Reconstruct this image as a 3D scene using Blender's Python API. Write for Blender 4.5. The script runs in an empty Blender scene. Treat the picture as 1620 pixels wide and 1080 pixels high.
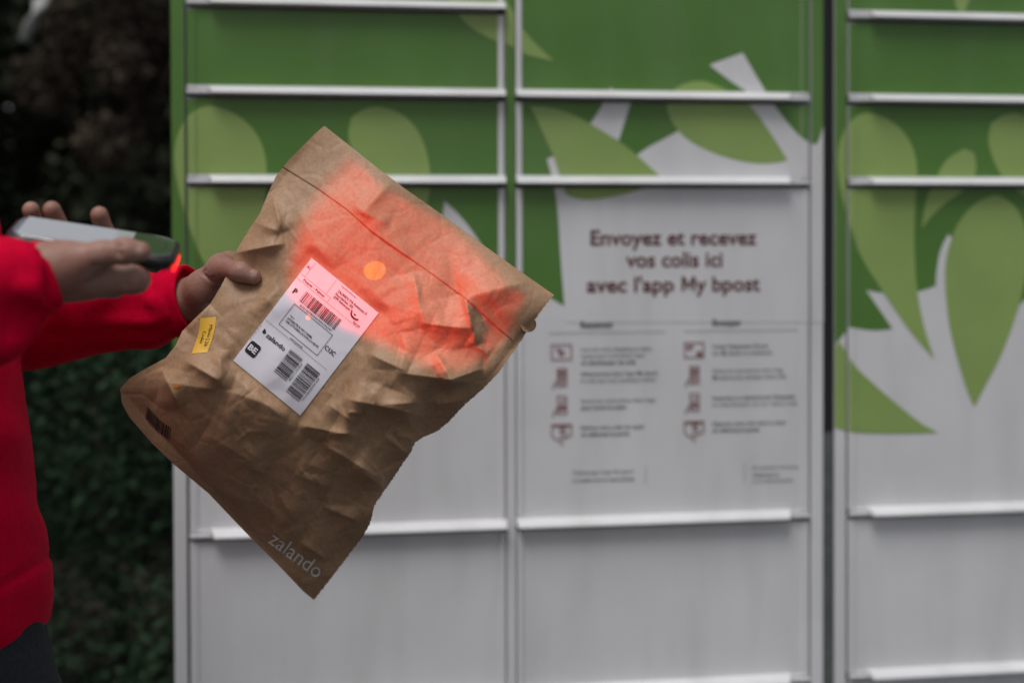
import bpy, bmesh, math, random
import numpy as np
from mathutils import Vector, Matrix
from mathutils.geometry import tessellate_polygon

SC = bpy.context.scene
COL = SC.collection
rnd = random.Random(7)
nrs = np.random.RandomState(11)

# ---------------------------------------------------------------- camera
F_PX, PPX, PPY = 2250.0, 810.0, 409.13           # focal length and principal point for a 1620 px wide picture
CAM_LOC = Vector((0.0, -2.4, 1.25))
YAW, PITCH, ROLL = 0.15187, -0.014875, -0.003111
_f = Vector((math.sin(YAW) * math.cos(PITCH), math.cos(YAW) * math.cos(PITCH), math.sin(PITCH)))
_r0 = Vector((math.cos(YAW), -math.sin(YAW), 0.0))
_u0 = _r0.cross(_f)
CR = math.cos(ROLL) * _r0 + math.sin(ROLL) * _u0
CU = -math.sin(ROLL) * _r0 + math.cos(ROLL) * _u0
CF = _f
cam_data = bpy.data.cameras.new('camera')
cam = bpy.data.objects.new('camera', cam_data)
COL.objects.link(cam)
cam.matrix_world = Matrix((
    (CR.x, CU.x, -CF.x, CAM_LOC.x), (CR.y, CU.y, -CF.y, CAM_LOC.y), (CR.z, CU.z, -CF.z, CAM_LOC.z), (0, 0, 0, 1)))
cam_data.sensor_fit = 'HORIZONTAL'
cam_data.sensor_width = 36.0
cam_data.lens = 36.0 * F_PX / 1620.0
cam_data.shift_y = (PPY - 540.0) / 1620.0
cam_data.clip_start, cam_data.clip_end = 0.05, 400.0
cam_data.dof.use_dof = True
cam_data.dof.focus_distance = 1.605
cam_data.dof.aperture_fstop = 2.5
SC.camera = cam

# ---------------------------------------------------------------- sky, sun, exposure
SUN_EL, SUN_AZ = math.radians(64), math.radians(214)   # azimuth clockwise from +Y
world = bpy.data.worlds.new('World'); SC.world = world
world.use_nodes = True
wn = world.node_tree; wn.nodes.clear()
wout = wn.nodes.new('ShaderNodeOutputWorld'); wbg = wn.nodes.new('ShaderNodeBackground')
wsky = wn.nodes.new('ShaderNodeTexSky'); wsky.sky_type = 'NISHITA'; wsky.sun_disc = False
wsky.sun_elevation = SUN_EL; wsky.sun_rotation = SUN_AZ
wsky.air_density = 1.0; wsky.dust_density = 4.0; wsky.ozone_density = 1.0
whs = wn.nodes.new('ShaderNodeHueSaturation'); whs.inputs['Saturation'].default_value = 0.60   # overcast: nearly grey
wbg.inputs['Strength'].default_value = 0.15
wgm = wn.nodes.new('ShaderNodeGamma'); wgm.inputs['Gamma'].default_value = 0.5                      # cloud evens the sky out
wn.links.new(wsky.outputs[0], wgm.inputs['Color']); wn.links.new(wgm.outputs[0], whs.inputs['Color']); wn.links.new(whs.outputs[0], wbg.inputs['Color'])
wn.links.new(wbg.outputs[0], wout.inputs['Surface'])
sun_data = bpy.data.lights.new('sun', 'SUN'); sun = bpy.data.objects.new('sun', sun_data); COL.objects.link(sun)
sun_data.energy = 1.25; sun_data.angle = math.radians(28); sun_data.color = (1.0, 0.98, 0.955)
sd = Vector((math.sin(SUN_AZ) * math.cos(SUN_EL), math.cos(SUN_AZ) * math.cos(SUN_EL), math.sin(SUN_EL)))
sun.rotation_euler = sd.to_track_quat('Z', 'Y').to_euler()
sun.location = (-3, -6, 8)
SC.view_settings.view_transform = 'Standard'
SC.view_settings.look = 'None'
SC.view_settings.gamma = 1.0
SC.view_settings.use_curve_mapping = False
SC.view_settings.exposure = 0.50
SC.render.engine = 'CYCLES'
SC.cycles.use_denoising = True
SC.cycles.max_bounces = 8
# the scanner's own light (see its builder)
SCAN_T, SCAN_E, SCAN_CONE, AIM_E = (690.0, 430.0, 0.03), 3.0, 56.0, 4.2

# ---------------------------------------------------------------- helpers
def at(px, py, d):
    """a point d metres in front of the lens, seen at a picture position"""
    return CAM_LOC + d * (CF + CR * ((px - PPX) / F_PX) + CU * ((PPY - py) / F_PX))

def link(o, parent=None):
    COL.objects.link(o)
    if parent is not None:
        o.parent = parent
    return o

def empty(name, loc):
    o = bpy.data.objects.new(name, None); o.location = loc; o.empty_display_size = 0.05
    return link(o)

def tag(o, label=None, cat=None, group=None, kind=None):
    if label: o['label'] = label
    if cat: o['category'] = cat
    if group: o['group'] = group
    if kind: o['kind'] = kind
    return o

def mesh_obj(name, verts, faces, mats, parent=None, smooth=False, midx=None):
    """vertices in world space; placed relative to the parent's location"""
    me = bpy.data.meshes.new(name)
    off = np.zeros(3)
    p = parent
    while p is not None:
        off += np.array(p.location); p = p.parent
    v = np.asarray(verts, dtype=float).reshape(-1, 3) - off
    me.from_pydata(v.tolist(), [], faces if isinstance(faces, list) else faces.tolist())
    for m in (mats if isinstance(mats, (list, tuple)) else [mats]):
        me.materials.append(m)
    if midx is not None:
        me.polygons.foreach_set('material_index', midx)
    if smooth:
        me.polygons.foreach_set('use_smooth', [True] * len(me.polygons))
    me.update()
    return link(bpy.data.objects.new(name, me), parent)

class MB:
    """collects boxes, strips and tubes into one mesh"""
    def __init__(s): s.v = []; s.f = []; s.m = []
    def add(s, vs, fs, m=0):
        b = len(s.v); s.v += [tuple(p) for p in vs]; s.f += [tuple(b + i for i in f) for f in fs]; s.m += [m] * len(fs)
    def box(s, a, b, m=0):
        (x0, y0, z0), (x1, y1, z1) = a, b
        s.add([(x0,y0,z0),(x1,y0,z0),(x1,y1,z0),(x0,y1,z0),(x0,y0,z1),(x1,y0,z1),(x1,y1,z1),(x0,y1,z1)],
              [(0,3,2,1),(4,5,6,7),(0,1,5,4),(1,2,6,5),(2,3,7,6),(3,0,4,7)], m)
    def bevbox(s, a, b, c, m=0):
        """box whose four front (-y) edges are chamfered by c"""
        (x0, y0, z0), (x1, y1, z1) = a, b
        vs = []
        for (y, k) in ((y0, c), (y0 + c, 0), (y1, 0)):
            vs += [(x0+k,y,z0+k),(x1-k,y,z0+k),(x1-k,y,z1-k),(x0+k,y,z1-k)]
        fs = [(0,1,2,3)]
        for r in (0, 4):
            for i in range(4):
                j = (i + 1) % 4
                fs.append((r+i, r+4+i, r+4+j, r+j))
        fs.append((11,10,9,8))
        s.add(vs, fs, m)
    def tube(s, pts, radii, n=8, m=0):
        pts = [Vector(p) for p in pts]; b = len(s.v)
        for i, p in enumerate(pts):
            t = (pts[min(i+1, len(pts)-1)] - pts[max(i-1, 0)]).normalized()
            a = t.cross(Vector((0.31, 0.2, 0.93))).normalized(); c = t.cross(a)
            for k in range(n):
                w = 2 * math.pi * k / n
                s.v.append(tuple(p + (a * math.cos(w) + c * math.sin(w)) * radii[i]))
        for i in range(len(pts) - 1):
            for k in range(n):
                j = (k + 1) % n
                s.f.append((b+i*n+k, b+i*n+j, b+(i+1)*n+j, b+(i+1)*n+k)); s.m.append(m)
        s.f.append(tuple(b + k for k in range(n))[::-1]); s.m.append(m)
        s.f.append(tuple(b + (len(pts)-1)*n + k for k in range(n))); s.m.append(m)
    def build(s, name, mats, parent=None, smooth=False):
        return mesh_obj(name, s.v, s.f, mats, parent, smooth, s.m)

# ---------------------------------------------------------------- materials
def material(name, col, rough=0.5, var=0.06, scale=30.0, bump=0.0, bscale=200.0, spec=0.5, metallic=0.0,
             detail=4.0, col2=None, coat=0.0, sheen=0.0, sss=0.0, stretch=None):
    m = bpy.data.materials.new(name); m.use_nodes = True
    nt = m.node_tree; bs = nt.nodes['Principled BSDF']
    tc = nt.nodes.new('ShaderNodeTexCoord')
    src = tc.outputs['Object']
    if stretch:
        mp = nt.nodes.new('ShaderNodeMapping'); mp.inputs['Scale'].default_value = stretch
        nt.links.new(src, mp.inputs['Vector']); src = mp.outputs[0]
    no = nt.nodes.new('ShaderNodeTexNoise'); no.inputs['Scale'].default_value = scale; no.inputs['Detail'].default_value = detail
    nt.links.new(src, no.inputs['Vector'])
    mix = nt.nodes.new('ShaderNodeMix'); mix.data_type = 'RGBA'
    c2 = col2 or tuple(max(0.0, c * (1 - 2.2 * var)) for c in col)
    mix.inputs['A'].default_value = (*c2, 1)
    mix.inputs['B'].default_value = (*(col if col2 else tuple(min(1.0, c * (1 + var)) for c in col)), 1)
    rp = nt.nodes.new('ShaderNodeMapRange'); rp.inputs['From Min'].default_value = 0.3; rp.inputs['From Max'].default_value = 0.66
    nt.links.new(no.outputs['Fac'], rp.inputs['Value']); nt.links.new(rp.outputs[0], mix.inputs['Factor'])
    nt.links.new(mix.outputs['Result'], bs.inputs['Base Color'])
    bs.inputs['Roughness'].default_value = rough; bs.inputs['Specular IOR Level'].default_value = spec
    bs.inputs['Metallic'].default_value = metallic; bs.inputs['Coat Weight'].default_value = coat
    bs.inputs['Sheen Weight'].default_value = sheen
    if sss:
        bs.inputs['Subsurface Weight'].default_value = sss
        bs.inputs['Subsurface Radius'].default_value = (0.008, 0.003, 0.0015); bs.inputs['Subsurface Scale'].default_value = 1.0
    if bump:
        nb = nt.nodes.new('ShaderNodeTexNoise'); nb.inputs['Scale'].default_value = bscale; nb.inputs['Detail'].default_value = 5.0
        nt.links.new(src, nb.inputs['Vector'])
        bp = nt.nodes.new('ShaderNodeBump'); bp.inputs['Strength'].default_value = 0.6; bp.inputs['Distance'].default_value = bump
        nt.links.new(nb.outputs['Fac'], bp.inputs['Height']); nt.links.new(bp.outputs[0], bs.inputs['Normal'])
    return m

M = {}
M['white'] = material('white_powder_coat', (0.73, 0.73, 0.745), 0.42, 0.025, 6.0, 0.00008, 700, 0.5)
def grime(m, amount, rough):
    """faint dust and wiped streaks over a painted sheet"""
    nt = m.node_tree; bs = nt.nodes['Principled BSDF']; src = bs.inputs['Base Color'].links[0].from_socket
    tc = nt.nodes.new('ShaderNodeTexCoord'); mp = nt.nodes.new('ShaderNodeMapping'); mp.inputs['Scale'].default_value = (9, 9, 1.6)
    n1 = nt.nodes.new('ShaderNodeTexNoise'); n1.inputs['Scale'].default_value = 1.5; n1.inputs['Detail'].default_value = 8
    nt.links.new(tc.outputs['Object'], mp.inputs['Vector']); nt.links.new(mp.outputs[0], n1.inputs['Vector'])
    r1 = nt.nodes.new('ShaderNodeMapRange'); r1.inputs['From Min'].default_value = .45; r1.inputs['From Max'].default_value = .75; r1.inputs['To Max'].default_value = amount
    nt.links.new(n1.outputs['Fac'], r1.inputs['Value'])
    mx = nt.nodes.new('ShaderNodeMix'); mx.data_type = 'RGBA'; mx.inputs['B'].default_value = (.30, .29, .27, 1)
    nt.links.new(r1.outputs[0], mx.inputs['Factor']); nt.links.new(src, mx.inputs['A']); nt.links.new(mx.outputs['Result'], bs.inputs['Base Color'])
    r2 = nt.nodes.new('ShaderNodeMapRange'); r2.inputs['To Min'].default_value = rough - .07; r2.inputs['To Max'].default_value = rough + .12
    nt.links.new(n1.outputs['Fac'], r2.inputs['Value']); nt.links.new(r2.outputs[0], bs.inputs['Roughness'])
grime(M['white'], 0.22, 0.40)
M['carcass'] = material('grey_carcass', (0.33, 0.34, 0.35), 0.5, 0.05, 8.0)
M['dark_green'] = material('dark_green_film', (0.090, 0.212, 0.038), 0.36, 0.04, 7.0, 0.00006, 600)
M['light_green'] = material('light_green_film', (0.285, 0.415, 0.120), 0.36, 0.04, 7.0, 0.00006, 600)
grime(M['dark_green'], 0.10, 0.36); grime(M['light_green'], 0.10, 0.36)
M['maroon'] = material('maroon_print', (0.12, 0.018, 0.018), 0.5, 0.05)
M['red_icon'] = material('red_icon_print', (0.25, 0.05, 0.05), 0.5, 0.05)
M['slate'] = material('slate_print', (0.06, 0.075, 0.09), 0.5, 0.05)
M['grey_line'] = material('grey_line_print', (0.38, 0.40, 0.44), 0.5, 0.03)
M['plinth'] = material('plinth_metal', (0.10, 0.10, 0.105), 0.5, 0.1)
M['kraft'] = material('kraft_paper', (0.435, 0.268, 0.158), 0.5, 0.0, 260.0, 0.00018, 900, 0.35,
                      col2=(0.355, 0.212, 0.122), detail=7.0)
def crinkle(m, scale, dist):
    """fine irregular crease lines pressed into paper"""
    nt = m.node_tree; bs = nt.nodes['Principled BSDF']; old = bs.inputs['Normal'].links[0].from_socket if bs.inputs['Normal'].links else None
    tc = nt.nodes.new('ShaderNodeTexCoord'); nz = nt.nodes.new('ShaderNodeTexNoise'); nz.inputs['Scale'].default_value = scale * .5
    va = nt.nodes.new('ShaderNodeVectorMath'); va.operation = 'MULTIPLY_ADD'; va.inputs[1].default_value = (.03, .03, .03)
    nt.links.new(tc.outputs['Object'], nz.inputs['Vector']); nt.links.new(nz.outputs['Color'], va.inputs[0]); nt.links.new(tc.outputs['Object'], va.inputs[2])
    vo = nt.nodes.new('ShaderNodeTexVoronoi'); vo.feature = 'DISTANCE_TO_EDGE'; vo.inputs['Scale'].default_value = scale
    nt.links.new(va.outputs[0], vo.inputs['Vector'])
    mr = nt.nodes.new('ShaderNodeMapRange'); mr.inputs['From Max'].default_value = .12; nt.links.new(vo.outputs['Distance'], mr.inputs['Value'])
    bp = nt.nodes.new('ShaderNodeBump'); bp.inputs['Strength'].default_value = .5; bp.inputs['Distance'].default_value = dist
    nt.links.new(mr.outputs[0], bp.inputs['Height'])
    if old: nt.links.new(old, bp.inputs['Normal'])
    nt.links.new(bp.outputs[0], bs.inputs['Normal'])
crinkle(M['kraft'], 26.0, 0.0007)
M['label'] = material('label_paper', (0.81, 0.78, 0.865), 0.42, 0.015, 40.0, 0.00006, 500)
M['ink'] = material('label_ink', (0.012, 0.012, 0.014), 0.5, 0.05)
M['white_ink'] = material('pale_bag_print', (0.80, 0.76, 0.73), 0.6, 0.05, 400)
M['brown_ink'] = material('dark_bag_print', (0.06, 0.045, 0.04), 0.6, 0.1, 300)
M['sticker'] = material('yellow_sticker', (0.80, 0.46, 0.045), 0.5, 0.04, 60)
M['orange'] = material('orange_mark', (0.75, 0.22, 0.03), 0.5, 0.04, 60)
M['skin'] = material('skin', (0.37, 0.215, 0.165), 0.5, 0.0, 38.0, 0.0009, 330, 0.4, col2=(0.285, 0.125, 0.092), sss=0.12)
M['nail'] = material('nail', (0.39, 0.235, 0.19), 0.35, 0.03, 90)
M['red_cloth'] = material('red_knit', (0.58, 0.001, 0.030), 0.85, 0.06, 120, 0.0004, 1200, 0.05)
M['trouser'] = material('dark_trousers', (0.022, 0.024, 0.030), 0.9, 0.12, 200, 0.0005, 900, 0.2)
M['shoe'] = material('dark_shoe', (0.02, 0.02, 0.022), 0.5, 0.1)
M['hair'] = material('brown_hair', (0.035, 0.02, 0.012), 0.55, 0.3, 60, 0.004, 180, stretch=(1, 1, 0.2))
M['eye'] = material('eye', (0.6, 0.6, 0.58), 0.2, 0.1)
M['plastic'] = material('black_plastic', (0.012, 0.012, 0.013), 0.4, 0.1, 90, 0.0001, 900)
M['glass'] = material('black_glass', (0.006, 0.007, 0.008), 0.03, 0.0, 20, spec=1.0, coat=1.0)
_g = M['glass'].node_tree.nodes['Principled BSDF']; _g.inputs['IOR'].default_value = 2.2; _g.inputs['Coat IOR'].default_value = 1.9
M['red_window'] = material('red_scan_window', (0.45, 0.01, 0.01), 0.15, 0.02, 20)
M['bark'] = material('bark', (0.055, 0.042, 0.032), 0.9, 0.25, 18, 0.01, 40, 0.2, stretch=(1, 1, 0.25))
M['pale_bark'] = material('pale_bark', (0.42, 0.42, 0.40), 0.8, 0.2, 25, 0.003, 60, 0.2)
M['soil'] = material('soil', (0.035, 0.028, 0.022), 0.95, 0.3, 8, 0.02, 25, 0.2)
M['asphalt'] = material('asphalt', (0.055, 0.055, 0.057), 0.9, 0.2, 60, 0.004, 250, 0.3)
def leaf_mat(name, c1, c2):
    return material(name, c1, 0.75, 0.0, 3.5, 0, col2=c2, spec=0.08, detail=6)
M['hedge_leaf'] = leaf_mat('hedge_leaf', (0.040, 0.074, 0.040), (0.024, 0.044, 0.026))
M['yew_leaf'] = leaf_mat('yew_leaf', (0.055, 0.066, 0.038), (0.026, 0.028, 0.020))
M['dead_leaf'] = leaf_mat('dead_leaf', (0.085, 0.064, 0.048), (0.05, 0.038, 0.03))

# ---------------------------------------------------------------- ground
g = MB(); g.add([(-60,-60,0),(60,-60,0),(60,60,0),(-60,60,0)], [(0,1,2,3)])
tag(g.build('ground', M['soil']), kind='structure')
g = MB(); g.box((-8, -9, 0.004), (9, 0.75, 0.05))
tag(g.build('pavement', M['asphalt']), kind='structure')

# ---------------------------------------------------------------- text helper
def text_tris(body, size, bold=0.0, align='LEFT', width=None, space=1.0, res=3, shear=0.0):
    """flat triangles of a line of lettering, baseline at the origin, x to the right, y up"""
    cu = bpy.data.curves.new('lettering_curve', 'FONT')
    cu.body = body; cu.size = size; cu.offset = bold * size; cu.align_x = align; cu.resolution_u = res
    cu.space_character = space; cu.shear = shear; cu.fill_mode = 'FRONT'
    ob = bpy.data.objects.new('lettering_curve', cu); COL.objects.link(ob)
    dg = bpy.context.evaluated_depsgraph_get()
    me = bpy.data.meshes.new_from_object(ob.evaluated_get(dg))
    v = np.array([p.co[:2] for p in me.vertices]); f = [tuple(p.vertices) for p in me.polygons]
    COL.objects.unlink(ob); bpy.data.objects.remove(ob); bpy.data.curves.remove(cu); bpy.data.meshes.remove(me)
    if len(v) and width:
        w = v[:, 0].max() - v[:, 0].min(); s = width / w
        x0 = v[:, 0].min() if align == 'LEFT' else 0.5 * (v[:, 0].min() + v[:, 0].max())
        v[:, 0] = (v[:, 0] - x0) * s
    return v, f

# ---------------------------------------------------------------- the parcel lockers
# outlines of the printed leaf design, metres in a locker's own front plane (x from its left edge, z above ground)
PRINT = {
    'DARK': [(0.0, 1.059),(0.01, 1.068),(0.026, 1.09),(0.071, 1.082),(0.109, 1.085),(0.085, 1.119),(0.059, 1.155),(0.09, 1.149),(0.152, 1.149),(0.19, 1.161),(0.191, 1.186),(0.198, 1.226),(0.214, 1.254),(0.286, 1.174),(0.351, 1.126),(0.436, 1.203),(0.451, 1.312),(0.474, 1.291),(0.496, 1.265),(0.523, 1.224),(0.555, 1.181),(0.621, 1.153),(0.657, 1.132),(0.662, 1.18),(0.68, 1.33),(0.80, 1.36),(0.90, 1.40),(1.09, 1.405),(1.131, 1.40),(1.15, 2.2),(-0.01, 2.2)],
    'WHITE_A': [(0.915, 1.549),(0.975, 1.571),(1.021, 1.496),(1.05, 1.457),(1.075, 1.429),(1.092, 1.416),(1.108, 1.411),(1.116, 1.422),(1.124, 1.455),(1.124, 1.098),(0.659, 1.104),(0.657, 1.132),(0.653, 1.18),(0.65, 1.223),(0.646, 1.299),(0.639, 1.343),(0.627, 1.384),(0.639, 1.389),(0.652, 1.348),(0.732, 1.332),(0.782, 1.394),(0.858, 1.432),(0.924, 1.475),(0.972, 1.498),(0.981, 1.504),(0.947, 1.525)],
    'WHITE_B': [(0.74, 1.508),(0.748, 1.495),(0.774, 1.481),(0.753, 1.416),(0.703, 1.444),(0.727, 1.481),(0.733, 1.495)],
    'LEAF_A': [(0.598, 1.474),(0.633, 1.472),(0.671, 1.462),(0.71, 1.441),(0.754, 1.415),(0.782, 1.394),(0.81, 1.37),(0.835, 1.347),(0.777, 1.327),(0.732, 1.317),(0.688, 1.313),(0.66, 1.323),(0.652, 1.348),(0.641, 1.386),(0.627, 1.413),(0.613, 1.445)],
    'LEAF_B': [(0.836, 1.48),(0.844, 1.453),(0.865, 1.425),(0.901, 1.404),(0.946, 1.387),(0.998, 1.377),(1.038, 1.379),(1.057, 1.384),(1.033, 1.421),(0.992, 1.478),(0.958, 1.499),(0.924, 1.516),(0.895, 1.523),(0.861, 1.513),(0.844, 1.499)],
    'LEAF_C': [(0.479, 1.622),(0.497, 1.605),(0.529, 1.587),(0.557, 1.579),(0.573, 1.572),(0.589, 1.562),(0.611, 1.556),(0.64, 1.551),(0.622, 1.567),(0.6, 1.588),(0.585, 1.606),(0.57, 1.633),(0.557, 1.654),(0.535, 1.696),(0.492, 1.717),(0.454, 1.684),(0.462, 1.647)],
    'LEAF_D': [(0.065, 1.47),(0.1, 1.459),(0.13, 1.436),(0.148, 1.406),(0.156, 1.367),(0.15, 1.299),(0.149, 1.22),(0.154, 1.153),(0.168, 1.085),(0.188, 1.03),(0.142, 1.079),(0.089, 1.153),(0.047, 1.215),(0.029, 1.266),(0.012, 1.322),(0.004, 1.372),(0.006, 1.411),(0.021, 1.445),(0.041, 1.464)],
    'LEAF_E': [(0.288, 1.424),(0.295, 1.453),(0.322, 1.47),(0.353, 1.47),(0.389, 1.453),(0.414, 1.419),(0.426, 1.374),(0.428, 1.334),(0.418, 1.299),(0.383, 1.308),(0.341, 1.333),(0.314, 1.358),(0.296, 1.392)],
    'LEAF_F': [(0.19, 1.352),(0.201, 1.376),(0.219, 1.395),(0.244, 1.406),(0.262, 1.399),(0.268, 1.376),(0.262, 1.35),(0.238, 1.328),(0.202, 1.305),(0.178, 1.282),(0.163, 1.263),(0.168, 1.299),(0.175, 1.327)],
    'LEAF_G': [(0.298, 1.324),(0.262, 1.308),(0.238, 1.282),(0.222, 1.254),(0.211, 1.22),(0.207, 1.186),(0.209, 1.141),(0.216, 1.084),(0.232, 1.027),(0.248, 0.976),(0.264, 0.943),(0.281, 0.975),(0.311, 1.026),(0.335, 1.082),(0.351, 1.128),(0.365, 1.185),(0.369, 1.231),(0.359, 1.276),(0.341, 1.305),(0.316, 1.321)],
    'LEAF_H': [(-0.002, 1.055),(0.01, 1.064),(0.03, 1.03),(0.047, 1.011),(0.095, 0.969),(0.142, 0.931),(0.166, 0.913),(0.194, 0.899),(0.142, 0.898),(0.059, 0.9),(0.018, 0.906),(-0.002, 0.914)],
    'LEAF_I': [(0.225, 1.66),(0.24, 1.645),(0.252, 1.668),(0.262, 1.70),(0.258, 1.74),(0.235, 1.73),(0.222, 1.70)],
}
def chaikin(p, n=2):
    """round the blunt corners of an outline, keep its sharp tips"""
    for _ in range(n):
        q = []
        for i in range(len(p)):
            a, b, c = Vector(p[i-1]), Vector(p[i]), Vector(p[(i+1) % len(p)])
            if (b-a).length > 1e-6 and (c-b).length > 1e-6 and (b-a).angle(c-b) < 0.75:
                q += [tuple(b.lerp(a, .25)), tuple(b.lerp(c, .25))]
            else:
                q.append(tuple(b))
        p = q
    return p
PTRI = []                                             # (material slot, layer, triangle)
for key, outline in PRINT.items():
    slot, layer = (0, 1) if key == 'DARK' else ((1, 2) if key.startswith('WHITE') else (2, 3))
    pts = chaikin(outline)
    v3 = [Vector((x, z, 0)) for x, z in pts]
    for t in tessellate_polygon([v3]):
        PTRI.append((slot, layer, [pts[i] for i in t]))
def clip(poly, rect):
    x0, x1, z0, z1 = rect
    for ax, lim, sg in ((0, x0, 1), (0, x1, -1), (1, z0, 1), (1, z1, -1)):
        out = []
        for i in range(len(poly)):
            a, b = poly[i-1], poly[i]
            da, db = sg * (a[ax] - lim), sg * (b[ax] - lim)
            if (da < 0) != (db < 0):
                t = da / (da - db); out.append((a[0] + t*(b[0]-a[0]), a[1] + t*(b[1]-a[1])))
            if db >= 0: out.append(b)
        poly = out
        if len(poly) < 3: return []
    return poly
def leaf_print(parent, X0, rects):
    mb = MB()
    for rect, y in rects:
        for slot, layer, tri in PTRI:
            q = clip(tri, rect)
            if not q: continue
            ar = sum(q[i-1][0]*q[i][1] - q[i][0]*q[i-1][1] for i in range(len(q)))
            if abs(ar) < 1e-7: continue
            if ar < 0: q = q[::-1]
            yy = y - 0.0003 * layer
            mb.add([(X0 + x, yy, z) for x, z in q], [tuple(range(len(q)))], slot)
    if mb.v:
        mb.build('leaf_print', [M['dark_green'], M['white'], M['light_green']], parent)

LIP = [(0.0005, 0.0086), (-0.005, 0.0074), (-0.0120, 0.0046), (-0.0180, 0.0008), (-0.0208, -0.0026), (-0.0213, -0.0046), (-0.0204, -0.0060), (-0.0185, -0.0060), (-0.0175, -0.0048), (0.0005, -0.0040)]
def make_door(lk, X0, x0, x1, zb, zt, hinge):
    """hinge -1 left, +1 right; zb height of this door's own rail, zt of the rail above"""
    z0, z1 = zb - 0.0070, zt - 0.0125
    hb, tr = 0.0135, 0.0105                                  # raised band on the hinge side, bare trim on the other
    if hinge < 0: band, panel, trim = (x0, x0 + hb), (x0 + hb, x1 - tr), (x1 - tr, x1)
    else:         band, panel, trim = (x1 - hb, x1), (x0 + tr, x1 - hb), (x0, x0 + tr)
    mb = MB()
    mb.box((X0 + panel[0], 0.0, z0), (X0 + panel[1], 0.017, z1))
    mb.bevbox((X0 + band[0], -0.0022, z0 + 0.012), (X0 + band[1], 0.0165, z1 - 0.001), 0.0008)
    mb.bevbox((X0 + trim[0], -0.0035, z0 + 0.012), (X0 + trim[1], 0.0165, z1 - 0.001), 0.0018)
    door = mb.build('door', M['white'], lk)
    # the projecting lip along the bottom edge
    mb = MB()
    nt = 0.033                                               # short stepped end at the hinge
    if hinge < 0: xs, xe, ca, cb = X0 + x0 + nt, X0 + x1 + 0.0015, 0.008, 0.0015
    else:         xs, xe, ca, cb = X0 + x0 - 0.0015, X0 + x1 - nt, 0.0015, 0.008
    n = len(LIP); vs = []
    for x, sgn, c in ((xs, 1, ca), (xe, -1, cb)):
        for (y, z) in LIP:
            k = max(0.0, -y / 0.0213)
            vs.append((x + sgn * c * k, y, zb + z))
    fs = [(i, i + 1, n + i + 1, n + i) for i in range(n - 1)]
    fs += [tuple(range(n))[::-1], tuple(range(n, 2 * n))]
    mb.add(vs, fs)
    a, b = (X0 + x0, X0 + x0 + nt + 0.002) if hinge < 0 else (X0 + x1 - nt - 0.002, X0 + x1)
    mb.bevbox((a, -0.0085, zb - 0.0060), (b, 0.0, zb + 0.0008), 0.0015)
    mb.box((a, -0.0045, zb + 0.0032), (b, 0.0, zb + 0.0048))
    mb.build('handle_rail', M['white'], door)
    zz0, zz1 = zb + 0.0092, z1 - 0.0008
    leaf_print(door, X0, [((band[0] + 0.0001, band[1] - 0.0001, zz0, zz1 - 0.001), -0.0022), ((panel[0], panel[1], zz0, z1), 0.0)])
    return door

RAILS_A = [0.178, 0.471, 0.761, 1.347, 1.494, 1.641, 1.788, 1.934, 2.081]
RAILS_B = [0.178, 0.471, 0.761, 1.347, 1.494, 2.081]
LW, LTOP = 1.122, 2.085
def make_locker(X0, label):
    lk = empty('parcel_locker', (X0 + LW / 2, 0.27, 0.05))
    tag(lk, label, 'parcel locker', 'parcel lockers standing side by side')
    mb = MB()
    mb.box((X0 + 0.001, 0.019, 0.13), (X0 + LW - 0.001, 0.56, LTOP))
    body = mb.build('cabinet', M['carcass'], lk)
    mb = MB(); mb.box((X0 + 0.02, 0.03, 0.05), (X0 + LW - 0.02, 0.54, 0.1295)); mb.build('plinth', M['plinth'], lk)
    mb = MB(); mb.bevbox((X0 - 0.004, -0.022, LTOP + 0.001), (X0 + LW + 0.004, 0.575, LTOP + 0.035), 0.004); mb.build('roof', M['white'], lk)
    mb = MB(); mb.box((X0 + 0.022, -0.002, 0.131), (X0 + LW - 0.023, 0.0185, 0.166)); mb.build('kick_plate', M['white'], lk)
    for sx, xx in ((0, X0), (1, X0 + LW - 0.0009)):           # side skins, printed green above, white below
        mb = MB(); mb.box((xx - 0.001, 0.0185, 0.131), (xx + 0.0008, 0.559, LTOP - 0.001))
        sp = mb.build('side_panel', M['white'], lk)
        xp = xx - 0.0016 if sx == 0 else xx + 0.0014
        mb = MB(); mb.add([(xp, 0.0188, 0.905), (xp, 0.558, 0.905), (xp, 0.558, LTOP - 0.002), (xp, 0.0188, LTOP - 0.002)], [(0, 1, 2, 3)])
        mb.build('leaf_print', M['dark_green'], sp)
    for a, b in ((0.0, 0.0212), (0.5556, 0.5716), (1.0995, 1.122)):
        mb = MB(); mb.bevbox((X0 + a, -0.0015, 0.131), (X0 + b, 0.018, LTOP - 0.001), 0.0009)
        post = mb.build('post', M['white'], lk)
        leaf_print(post, X0, [((a + 0.0001, b - 0.0001, 0.14, LTOP - 0.003), -0.0015)])
    doors = {}
    for i in range(len(RAILS_A) - 1):
        doors['A', i] = make_door(lk, X0, 0.0258, 0.5535, RAILS_A[i], RAILS_A[i+1], -1)
    for i in range(len(RAILS_B) - 1):
        doors['B', i] = make_door(lk, X0, 0.5738, 1.0950, RAILS_B[i], RAILS_B[i+1], 1)
    return lk, doors

X1, X2 = -0.199, 0.944
lk1, doors1 = make_locker(X1, 'white parcel locker with French instructions on its large door, behind the paper parcel')
lk2, doors2 = make_locker(X2, 'white parcel locker cut off by the right edge, big pointed leaf print')

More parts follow.
